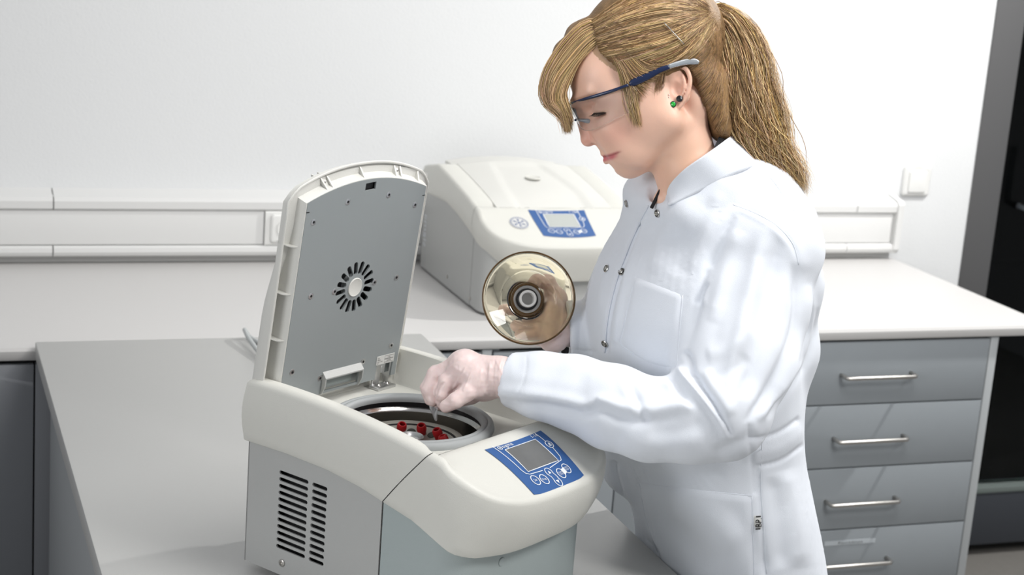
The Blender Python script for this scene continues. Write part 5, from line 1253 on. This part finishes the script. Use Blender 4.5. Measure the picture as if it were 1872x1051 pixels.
# ---- gloved hands
def hand(name, wrist, palm, fingers, res, label):
    pts = [w[0] for w in wrist] + [p[0] for p in palm] + [q for f in fingers for q, r in f]
    lo = np.min([Rf @ (np.array(p) - oc) for p in pts], 0) - .035; hi = np.max([Rf @ (np.array(p) - oc) for p in pts], 0) + .035
    F_ = Field(np.arange(lo[0], hi[0], res), np.arange(lo[1], hi[1], res), np.arange(lo[2], hi[2], res), Rf, oc)
    F_.chain([w[0] for w in wrist], [w[1] for w in wrist], .006)
    for i, (a, ra, b, rb) in enumerate(palm_links(palm)): F_.cone(a, b, ra, rb, .010)
    for f in fingers:
        # each finger its own chain: joints stay slightly thicker
        G = Field(F_.x, F_.y, F_.z, Rf, oc); G.chain([q for q, r in f], [r for q, r in f], .002)
        # join to the palm softly, to other fingers crisply
        m = np.linalg.norm(np.stack(np.meshgrid(F_.x, F_.y, F_.z, indexing='ij'), -1) - F_.loc(f[0][0]), axis=-1)
        k = np.clip(.009 * (1 - (m - .014) / .030), .0024, .009).astype(np.float32)
        A, d = F_.F, G.F; h = np.maximum(k - np.abs(A - d), 0) / k; F_.F = np.minimum(A, d) - h * h * k * .25
    V, Q = F_.mesh(); V = smooth_mesh(V, Q, 1, .4); return V, Q
def palm_links(p):
    out = []
    for i in range(len(p)):
        for j in range(i + 1, len(p)):
            if p[i][2] & p[j][2]: out.append((p[i][0], p[i][1], p[j][0], p[j][1]))
    return out
w1 = [(P(950, 697, 2.130), .0235), (P(925, 691, 2.136), .0245), (P(900, 690, 2.142), .0255)]
# palm nodes: (point, radius, link mask)
pm = [(P(912, 686, 2.128), .0185, 1), (P(908, 690, 2.160), .0185, 1 | 2), (P(856, 670, 2.180), .0150, 2 | 4), (P(850, 668, 2.160), .0155, 1 | 2 | 4), (P(850, 670, 2.140), .0155, 1 | 4), (P(872, 692, 2.130), .0165, 1 | 4), (P(884, 697, 2.150), .0195, 1 | 2 | 4)]
fi = [
    [(P(846, 668, 2.180), .0130), (P(796, 682, 2.192), .0100), (P(780, 709, 2.186), .0086), (P(786, 731, 2.172), .0072)],      # index
    [(P(840, 668, 2.160), .0140), (P(797, 686, 2.165), .0118), (P(785, 713, 2.160), .0102), (P(791, 733, 2.156), .0072)],      # middle
    [(P(846, 678, 2.142), .0140), (P(818, 698, 2.140), .0120), (P(810, 721, 2.140), .0104), (P(808, 738, 2.148), .0070)],      # ring
    [(P(884, 702, 2.128), .0140), (P(856, 716, 2.116), .0112), (P(834, 732, 2.114), .0102), (P(815, 743, 2.120), .0082)],      # little
    [(P(900, 700, 2.175), .0140), (P(860, 722, 2.185), .0125), (P(826, 732, 2.180), .0110), (P(804, 738, 2.172), .0088)]]      # thumb, on the far side
pm += [(P(846, 700, 2.150), .0125, 8), (P(812, 716, 2.155), .0110, 8), (P(880, 700, 2.140), .0170, 8)]
V, Q = hand('glove', w1, pm, fi, .0011, '')
N_ = vnormals(V, Q)
GL = [([(918, 652), (912, 690), (920, 728)], 3, .0012, 'g'), ([(906, 650), (901, 690), (908, 732)], 2.5, -.0009, 'g'), ([(896, 660), (892, 700), (880, 726)], 2.5, .0011, 'g'), ([(880, 672), (876, 700), (868, 720)], 2.5, .0008, 'g'),
      ([(845, 655), (822, 672), (800, 690)], 2.5, .0007, 'g'), ([(853, 670), (838, 694), (828, 712)], 2.5, .0010, 'g'), ([(862, 680), (852, 704), (846, 716)], 2, .0008, 'g'), ([(925, 660), (930, 690), (922, 720)], 3, -.0010, 'g'), ([(905, 655), (925, 700), (926, 722)], 2, .0009, 'g'),
      ([(812, 698), (800, 712), (796, 730)], 1.8, -.0012, 'g'), ([(844, 700), (832, 712), (818, 722)], 2.2, -.0014, 'g'), ([(826, 668), (806, 680)], 2, .0006, 'g'), ([(884, 716), (898, 724), (912, 731)], 3, .0010, 'g')]
V = folds(V, N_, GL); N_ = vnormals(V, Q)
wr = np.array([mnoise(Vector((v[0] * 70, v[1] * 70, v[2] * 220))) + .6 * mnoise(Vector((v[0] * 260, v[1] * 200, v[2] * 120))) for v in V]); V = V + N_ * (.00045 * wr)[:, None]
gl = npmesh('glove', V, Q, 'glove', person); unparent_fix(gl, person); gl['label'] = 'thin latex glove on the near hand holding a clear tube'
w2 = [(P(1050, 603, 2.318), .0245), (P(1028, 600, 2.302), .0235), (P(1010, 602, 2.300), .0220)]
pm2 = [(P(1008, 600, 2.318), .0165, 1), (P(1012, 620, 2.290), .0135, 1), (P(1020, 548, 2.320), .0135, 1 | 2), (P(1012, 570, 2.300), .0125, 1 | 2), (P(985, 605, 2.300), .0125, 1), (P(1000, 590, 2.33), .013, 1 | 2)]
fi2 = [
    [(P(1022, 550, 2.322), .0125), (P(1004, 514, 2.318), .0112), (P(982, 512, 2.308), .0100), (P(968, 528, 2.300), .0090)],
    [(P(1012, 560, 2.330), .0115), (P(965, 560, 2.345), .0098), (P(935, 568, 2.335), .0090), (P(917, 568, 2.315), .0085)],
    [(P(1002, 585, 2.328), .0115), (P(972, 592, 2.335), .0098), (P(966, 588, 2.318), .0088), (P(978, 580, 2.300), .0080)],
    [(P(1000, 604, 2.312), .0110), (P(950, 606, 2.320), .0095), (P(942, 600, 2.308), .0088), (P(985, 597, 2.292), .0078)],
    [(P(1005, 612, 2.300), .0110), (P(965, 618, 2.300), .0092), (P(950, 616, 2.292), .0082), (P(975, 611, 2.284), .0074)]]
V, Q = hand('glove', w2, pm2, fi2, .0013, ''); N_ = vnormals(V, Q)
GL2 = [([(1000, 515), (1020, 530), (1035, 555)], 2.5, .0010, 'g'), ([(985, 520), (1005, 530), (1022, 550)], 2.2, -.0008, 'g'), ([(990, 512), (1000, 524), (1004, 540)], 2, .0008, 'g'), ([(1012, 520), (1018, 540), (1020, 560)], 2, .0008, 'g'), ([(1030, 560), (1030, 590), (1024, 620)], 3, .0010, 'g')]
V = folds(V, N_, GL2)
wr = np.array([mnoise(Vector((v[0] * 120, v[1] * 120, v[2] * 160))) for v in V]); V = V + N_ * (.0005 * wr)[:, None]
g2 = npmesh('glove', V, Q, 'glove', person); unparent_fix(g2, person); g2['label'] = 'thin latex glove on the far hand, seen through the amber rotor lid'
# ---- clear microtube in the near hand
def orient(a, b): return (Vector(b) - Vector(a)).normalized().to_track_quat('Z', 'Y')
ta, tb_ = P(788, 718, 2.158), P(797.5, 769, 2.166); tl = float(np.linalg.norm(np.array(tb_) - np.array(ta)))
tubt = latheo('microtube', [(.0056, -.001), (.0066, -.001), (.0066, .0012), (.0054, .0014), (.0054, tl * .52), (.0018, tl * .97), (.0009, tl), (0, tl), (0, tl - .0009), (.0008, tl - .0012), (.0046, tl * .52), (.0046, -.001)], 'tube', None, 28, ta, orient(ta, tb_), cap=False)
tag(tubt, 'small clear conical plastic tube pinched in the near gloved hand', 'tube')
# ---- amber rotor lid held in the far hand
dc = P(966.5, 545, 2.268); nrm_ = -camF * .955 + camR * .10 - camD * -.06 + np.array([0, 0, .16]); nrm_ = nrm_ / np.linalg.norm(nrm_)
rl = empty('rotor_lid', dc, 0, 'round amber see-through rotor lid held up in the far gloved hand', 'lid'); rl.rotation_mode = 'QUATERNION'; rl.rotation_quaternion = Vector(nrm_).to_track_quat('Z', 'Y')
prof_o = [(.0615, .0035), (.0605, .0042), (.0590, .0040), (.0582, .0022), (.0570, .0012), (.0380, .0002), (.0370, -.0004), (.0222, -.0170), (.0215, -.0185)]
prof_i = [(.0200, -.0195), (.0207, -.0180), (.0362, -.0020), (.0375, -.0014), (.0575, -.0006), (.0600, -.0008), (.0618, .0008), (.0620, .0025), (.0615, .0035)]
latheo('lid_disc', prof_o + prof_i, 'amber', rl, 96, cap=False, ang=40)
latheo('rim', [(.0622, -.0016), (.0630, -.0010), (.0634, .0010), (.0632, .0034), (.0624, .0046), (.0614, .0046), (.0610, .0037), (.0618, .0028), (.0620, .0006), (.0618, -.0012), (.0622, -.0016)], 'amberrim', rl, 96, cap=False, ang=60)
latheo('neck_ring', [(.0226, -.0165), (.0222, -.0140), (.0205, -.0135), (.0190, -.0145), (.0186, -.0200), (.0190, -.0290), (.0226, -.0290), (.0230, -.0180), (.0226, -.0165)], 'amberrim', rl, 64, cap=False, ang=50)
latheo('steel_insert', [(.0186, -.0170), (.0140, -.0178), (.0125, -.0200), (.0125, -.0290)], 'steel', rl, 48, cap=False)
latheo('o_ring', [(.0110, -.0200), (.0135, -.0180), (.0145, -.0150), (.0135, -.0128), (.0115, -.0120), (.0105, -.0140)], 'blackrub', rl, 48, cap=False)
latheo('bearing_sleeve', [(.0116, -.0200), (.0119, -.0085), (.0114, -.0070), (.0100, -.0066), (.0086, -.0072), (.0082, -.0090), (.0080, -.0240), (.0030, -.0245), (0, -.0245)], 'knobring', rl, 48, cap=False, ang=50)
latheo('outer_knob', [(.0190, -.0290), (.0165, -.0300), (.0150, -.0330), (.0150, -.0400), (.0130, -.0420), (0, -.0425)], 'knobring', rl, 48, cap=False)
# ---- safety glasses
gls = empty('safety_glasses', Hh(1110, 190), 0, 'clear safety spectacles with navy arms worn low on the nose', 'glasses')
def gfix(o): o.matrix_parent_inverse = Matrix.Translation(Vector(Hh(1110, 190))).inverted(); return o
# temple line on the near side: pixel path with lateral position
def facelat(px, py): 
    v = surf_lat(B, px, py, -1); return v
tpl = [(1042, 189, -18), (1052, 186.5, -40), (1066, 182.5, -58), (1090, 175.5, -74), (1120, 166.5, -86), (1150, 156, -94), (1180, 141, -99), (1210, 126.5, -101), (1235, 118, -99), (1256, 114, -95), (1273, 114.5, -92)]
def strip_arm(pts, hs, sg, name, m, th=2.2):
    q = np.array(catmull([list(a) + [h] for a, h in zip(pts, hs)], 6)); rings = []
    for i, (x, y, l, h) in enumerate(q):
        a = q[min(i + 1, len(q) - 1)] - q[max(i - 1, 0)]; t = a[:2] / (np.linalg.norm(a[:2]) + 1e-9); n = np.array([-t[1], t[0]])
        r = []
        for k in range(10):
            an = 2 * math.pi * k / 10; r.append(tuple(Hh(x + n[0] * h * math.cos(an), y + n[1] * h * math.cos(an), sg * -1 * l + th * math.sin(an) * -1)))
        rings.append(r)
    V, F = loft(rings, True, True, True); return gfix(obj(name, V, F, m, gls, True))
for sg in (-1, 1):
    # sg=-1 near side keeps the lateral values as they are
    f_ = lambda L: [(a, b, l * (1 if sg == -1 else -1)) for a, b, l in L]
    strip_arm(f_(tpl[:6]), [1.5, 2.0, 2.8, 3.2, 3.2, 3.0], -1, 'brow_bar', 'navy')
    strip_arm(f_([(1152, 154.5, -95), (1160, 151, -97), (1182, 141, -101), (1205, 129.5, -103), (1222, 123.5, -103)]), [3.5, 6.5, 6.5, 5.0, 4.2], -1, 'temple_arm', 'navy')
    strip_arm(f_([(1222, 123, -103), (1240, 117.5, -100), (1256, 114, -96), (1268, 114, -93), (1275, 116, -92)]), [4.2, 4.8, 5.6, 5.4, 3.0], -1, 'arm_tip', 'greyclear')
# wrapped clear lens: one surface swept across the face
G = []
for i in range(41):
    t = -1 + 2 * i / 40; ab = abs(t); lat = math.copysign(100 * ab ** .78, t)
    fx = 1038 + 118 * ab ** 2.3 ; top = 190.5 - 34 * ab ** 2.3
    if ab < .12: bot = 206
    bot = 206 + 34 * math.sin(math.pi * min(1, max(0, (ab - .10) / .80)) ** .8) * (1 - .1 * ab) - 2 * ab
    bot = top + (bot - top) * (1 if ab < .9 else max(.1, (1 - ab) / .1 * .9 + .1))
    col_ = []
    for j in range(11):
        s_ = j / 10; y = top + (bot - top) * s_; x = fx + 9 * math.sin(s_ * 1.2) + (y - top) * .28
        col_.append(tuple(Hh(x, y, lat)))
    G.append(col_)
V, F = loft(G, False); lens = gfix(obj('lens', V, F, 'clearpl', gls, True)); md = lens.modifiers.new('thickness', 'SOLIDIFY'); md.thickness = .0016
gfix(tubeo('lens_edge', [G[i][10] for i in range(41)], .0005, 'clearpl', gls, 6))
gfix(tubeo('nose_bridge', [Hh(*a) for a in [(1046, 193, -10), (1050, 202, -13), (1054, 212, -17), (1058, 217, -20)]], [.0022, .0026, .0018, .0013], 'greyclear', gls, 8))
gfix(tubeo('nose_bridge', [Hh(*a) for a in [(1046, 193, 10), (1050, 202, 13), (1054, 212, 17), (1058, 217, 20)]], [.0022, .0026, .0018, .0013], 'greyclear', gls, 8))
for sg in (-1, 1):
    V, F = tube_vf([Hh(1053, 218, sg * 19), Hh(1062, 219, sg * 23), Hh(1075, 220.5, sg * 28), Hh(1082, 221.5, sg * 31)], [.0013, .0020, .0030, .0020], 10); gfix(obj('nose_pad', V, F, 'greyclear', gls, True))
    gfix(latheo('pad_joint', [(.0016, -.0010), (.0016, .0010), (0, .0012)], 'navy', gls, 14, Hh(1053, 219, sg * 20), Vector(hV * sg).to_track_quat('Z', 'Y')))
# ---- ear jewellery
def stud(name, px, py, r, m, label, group=None, ring=True):
    l = surf_lat(B, px, py, -1); p = Hh(px, py, l - 1.0); q = Vector(-hV * .93 - camR * .15 - camD * .15).to_track_quat('Z', 'Y')
    e = empty(name, p, 0, label, 'earring', group); rd = r * e_
    latheo('setting', [(rd * .8, -.0015), (rd * 1.12, -.0005), (rd * 1.12, .0006), (rd * .9, .0010), (rd * .86, .0006)], 'blackgem' if m == 'blackgem' else 'snapdark', e, 24, (0, 0, 0), q, cap=False)
    if m == 'blackgem': latheo('plug', [(rd * .88, .0004), (rd * .45, .0001), (rd * .40, -.0002), (0, -.0003)], m, e, 24, (0, 0, 0), q, cap=False)
    else: latheo('stone', [(rd * .9, .0002), (rd * .8, .0010), (rd * .45, .0017), (0, .0019)], m, e, 24, (0, 0, 0), q, cap=False)
    return e
stud('ear_stud', 1229.5, 190, 5.2, 'green', 'round sparkling green stud at the bottom of the earlobe')
stud('ear_stud', 1240.8, 180, 5.2, 'blackgem', 'round black stud just above the green one')
bl_ = empty('ear_bar', Hh(1222, 173, surf_lat(B, 1222, 173, -1) - 1), 0, 'tiny silver ball piercing at the front of the ear', 'earring')
for dy in (0, 4.6): latheo('ball', [(0, -.0009), (.0006, -.0007), (.0009, 0), (.0006, .0007), (0, .0009)], 'chrome', bl_, 12, tuple(camD * dy * e_))
